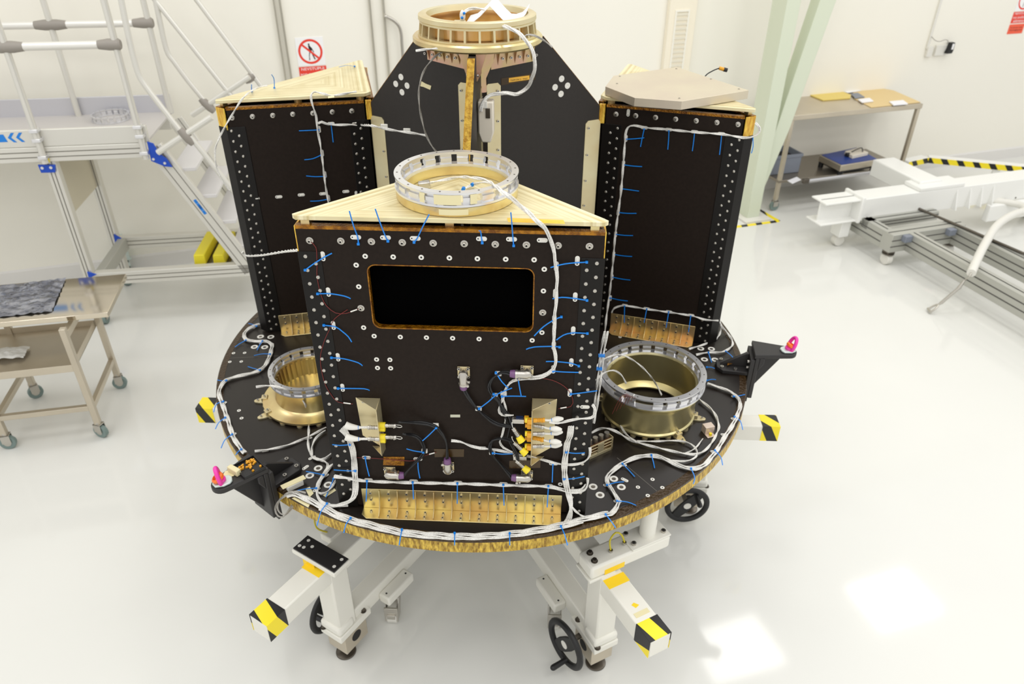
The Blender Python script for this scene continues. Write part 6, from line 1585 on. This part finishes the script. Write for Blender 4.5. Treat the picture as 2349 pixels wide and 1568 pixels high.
for x in (.28, 2.45):
    obj('stand_leg', MB(BF).box(x - .05, x + .05, bw * .2, bw * .8, .10, zb), WPAINT2, t, .006)
    obj('castor', MB(BF).cyl((x, bw * .35, .051), (x, bw * .65, .051), .0505, n=20), WPLA, t, .004)
obj('apron', MB(BF).box(1.75, 2.6, -.06, 0, .10, zb), WPAINT2, t, .01)
# wrapped sling: white sleeve along the beam foot, then hanging down to a shackle
HS = lambda z: (V((0, 0, 1)), V((0, 0, z)))
t = thing('wire_sling', 'white wrapped wire sling hanging from the beam, ending in a steel turnbuckle', 'sling', on(HS(.2), 2240, 610))
s1_ = at('P', [(1962, 497), (1985, 490)], HS(.27)) + at('P', [(2060, 478), (2150, 465), (2250, 458)], HS(.27))
mb = MB(); mb.tube(smooth_path(s1_ + at('P', [(2340, 470), (2356, 490)], HS(.27)), .05), .030, 12); obj('upper_sleeve', mb, WPLA, t)
s2_ = at('P', [(2356, 482)], HS(.40)) + at('P', [(2320, 494)], HS(.42)) + at('P', [(2286, 518)], HS(.41)) + at('P', [(2258, 562)], HS(.38)) + at('P', [(2240, 598)], HS(.36)) + at('P', [(2228, 626)], HS(.335))
mb = MB(); mb.tube(smooth_path(s2_, .05), .032, 12); obj('lower_sleeve', mb, WPLA, t)
p = [on(HS(z), u, v) for u, v, z in ((2228, 630, .32), (2213, 642, .27), (2200, 660, .21), (2160, 694, .09), (2132, 712, .018))]
mb = MB(); mb.tube(smooth_path([p[0] + V((.02, 0, .02)), p[0], p[1], p[0] + V((-.02, -.02, .0)), p[0] + V((.0, .01, .02))], .02), .005, 6); obj('eye_loop', mb, STEEL, t)
mb = MB(); mb.tube([p[1], p[2], p[2] + (p[3] - p[2]) * .1, p[3], p[3] + (p[4] - p[3]) * .3], [.008, .014, .011, .012, .006], 10); obj('turnbuckle', mb, STEEL, t)
mb = MB(); a = p[4]; dd = (p[3] - p[4]).normalized(); nn = V((-dd.y, dd.x, 0))
mb.tube(smooth_path([a + nn * .03, a + nn * .03 + dd * .04, a + dd * .075, a - nn * .03 + dd * .04, a - nn * .03], .02), .008, 8); mb.cyl(a + nn * .045, a - nn * .04, .009); obj('shackle', mb, STEEL, t)
# aluminium frame
FZ = .29
f0 = on(HS(FZ), 2003, 512); f1 = on(HS(FZ), 2050, 540); f2 = on(HS(FZ), 2217, 515)
fx_ = V((f2.x - f1.x, f2.y - f1.y, 0)); WF_ = fx_.length; fx_.normalize(); fy_ = V((-fx_.y, fx_.x, 0))
FF = MX(((fx_.x, fy_.x, 0, f1.x), (fx_.y, fy_.y, 0, f1.y), (0, 0, 1, 0), (0, 0, 0, 1)))
t = thing('profile_frame', 'low grey aluminium profile frame on white castors, a slim rod across it', 'frame', f1)
def prof2(x0, x1, y0, y1, z0, z1, long_, name='profile'):
    o = obj(name, MB(FF).box(x0, x1, y0, y1, z0, z1), ALUG, t, .004)
    mb = MB(FF)
    for f in (.33, .67):
        z = z0 + (z1 - z0) * f
        if long_ == 'x':
            mb.box(x0, x1, y0 - .0008, y0, z - .005, z + .005); y = y0 + (y1 - y0) * .5; mb.box(x0, x1, y - .005, y + .005, z1, z1 + .0008)
        else:
            mb.box(x0 - .0008, x0, y0, y1, z - .005, z + .005); mb.box(x1, x1 + .0008, y0, y1, z - .005, z + .005); x = x0 + (x1 - x0) * .5; mb.box(x - .005, x + .005, y0, y1, z1, z1 + .0008)
    obj('slot', mb, mat('dark profile slot', (86, 84, 80), .6), o)
    return o
dw = (f1 - f0).length
prof2(0, WF_, 0, .12, FZ - .16, FZ, 'x'); prof2(0, WF_, .30, .38, FZ - .08, FZ, 'x', 'profile')
prof2(-.0, .09, .12, .62, FZ - .16, FZ, 'y')
prof2(.16, .25, -1.9, 0, FZ - .16, FZ, 'y'); prof2(WF_ - .12, WF_ - .03, -1.9, 0, FZ - .16, FZ, 'y')
for x in (.14, WF_ - .16): obj('corner_block', MB(FF).box(x - .05, x + .02, -.05, .0, FZ - .06, FZ - .005), GREYP, t, .004); 
for x, y in ((.05, .05), (WF_ - .06, .05), (WF_ - .07, -1.7), (.2, -1.7)):
    mb = MB(FF); mb.box(x - .035, x + .035, y - .035, y + .035, .10, FZ - .16); mb.cyl((x, y, .095), (x, y, .105), .05); k = obj('castor', mb, STEELD, t)
    obj('wheel', MB(FF).cyl((x - .025, y, .05), (x + .025, y, .05), .0495, n=20), WPLA, k, .004)
a = on(HS(FZ + .012), 2128, 487); b = on(HS(FZ + .012), 2280, 552)
mb = MB(); mb.cyl(a + (a - b) * .2, b + (b - a) * .9, .011); obj('rod', mb, STEELD, t)
# second loose sling end on the frame
t = thing('snap_hook', 'small snap hook on a strap hanging off the far profile of the aluminium frame', 'hook', on(HS(.15), 2304, 600))
a = on(HS(.28), 2318, 572); b = on(HS(.18), 2308, 594); c_ = on(HS(.10), 2300, 612)
obj('strap', MB().ribbon([a, b], (1, 0, 0), .02, .003), MASK, t); mb = MB(); mb.tube(smooth_path([b, b + V((.02, 0, -.04)), c_ + V((.015, 0, 0)), c_, c_ + V((-.02, 0, .01)), b + V((-.01, 0, -.03))], .02), .007, 8); obj('hook', mb, STEEL, t)
q = on('G', 2210, 500)

# ------------------------------------------------------------------ light and camera
w = bpy.data.worlds.new('world'); SC.world = w; w.use_nodes = True
w.node_tree.nodes['Background'].inputs['Color'].default_value = (1.0, .992, .975, 1)
w.node_tree.nodes['Background'].inputs['Strength'].default_value = .93
def lamp(x, y, z, sx, sy, e, rot=20.5, col=(1, .985, .955)):
    l = bpy.data.lights.new('ceiling_lamp', 'AREA'); l.shape = 'RECTANGLE'; l.size = sx; l.size_y = sy; l.energy = e; l.color = col
    o = bpy.data.objects.new('ceiling_lamp', l); COL.objects.link(o); o.location = (x, y, z); o.rotation_euler = (0, 0, R_(rot))
HC = 5.0
cx, cy = 4.85, 3.55
for i in range(-4, 1):
    for j in range(-3, 1):
        x = cx + i * 2.3 * math.cos(R_(20.5)) - j * 2.1 * math.sin(R_(20.5)); y = cy + i * 2.3 * math.sin(R_(20.5)) + j * 2.1 * math.cos(R_(20.5))
        lamp(x, y, HC, .95, .70, 16)
cam = bpy.data.cameras.new('camera'); co = bpy.data.objects.new('camera', cam); COL.objects.link(co)
cam.sensor_fit = 'HORIZONTAL'; cam.sensor_width = 36; cam.lens = 36 * FPX / 2349
cam.clip_start = .05; cam.clip_end = 60
co.matrix_world = MX(((RGT.x, UPV.x, -FWD.x, CAM.x), (RGT.y, UPV.y, -FWD.y, CAM.y), (RGT.z, UPV.z, -FWD.z, CAM.z), (0, 0, 0, 1)))
cam.dof.use_dof = True; cam.dof.focus_distance = 2.25; cam.dof.aperture_fstop = 3.6
SC.camera = co
vs = SC.view_settings; vs.view_transform = 'Standard'; vs.look = 'None'; vs.exposure = -0.06; vs.gamma = 1.0; vs.use_curve_mapping = False
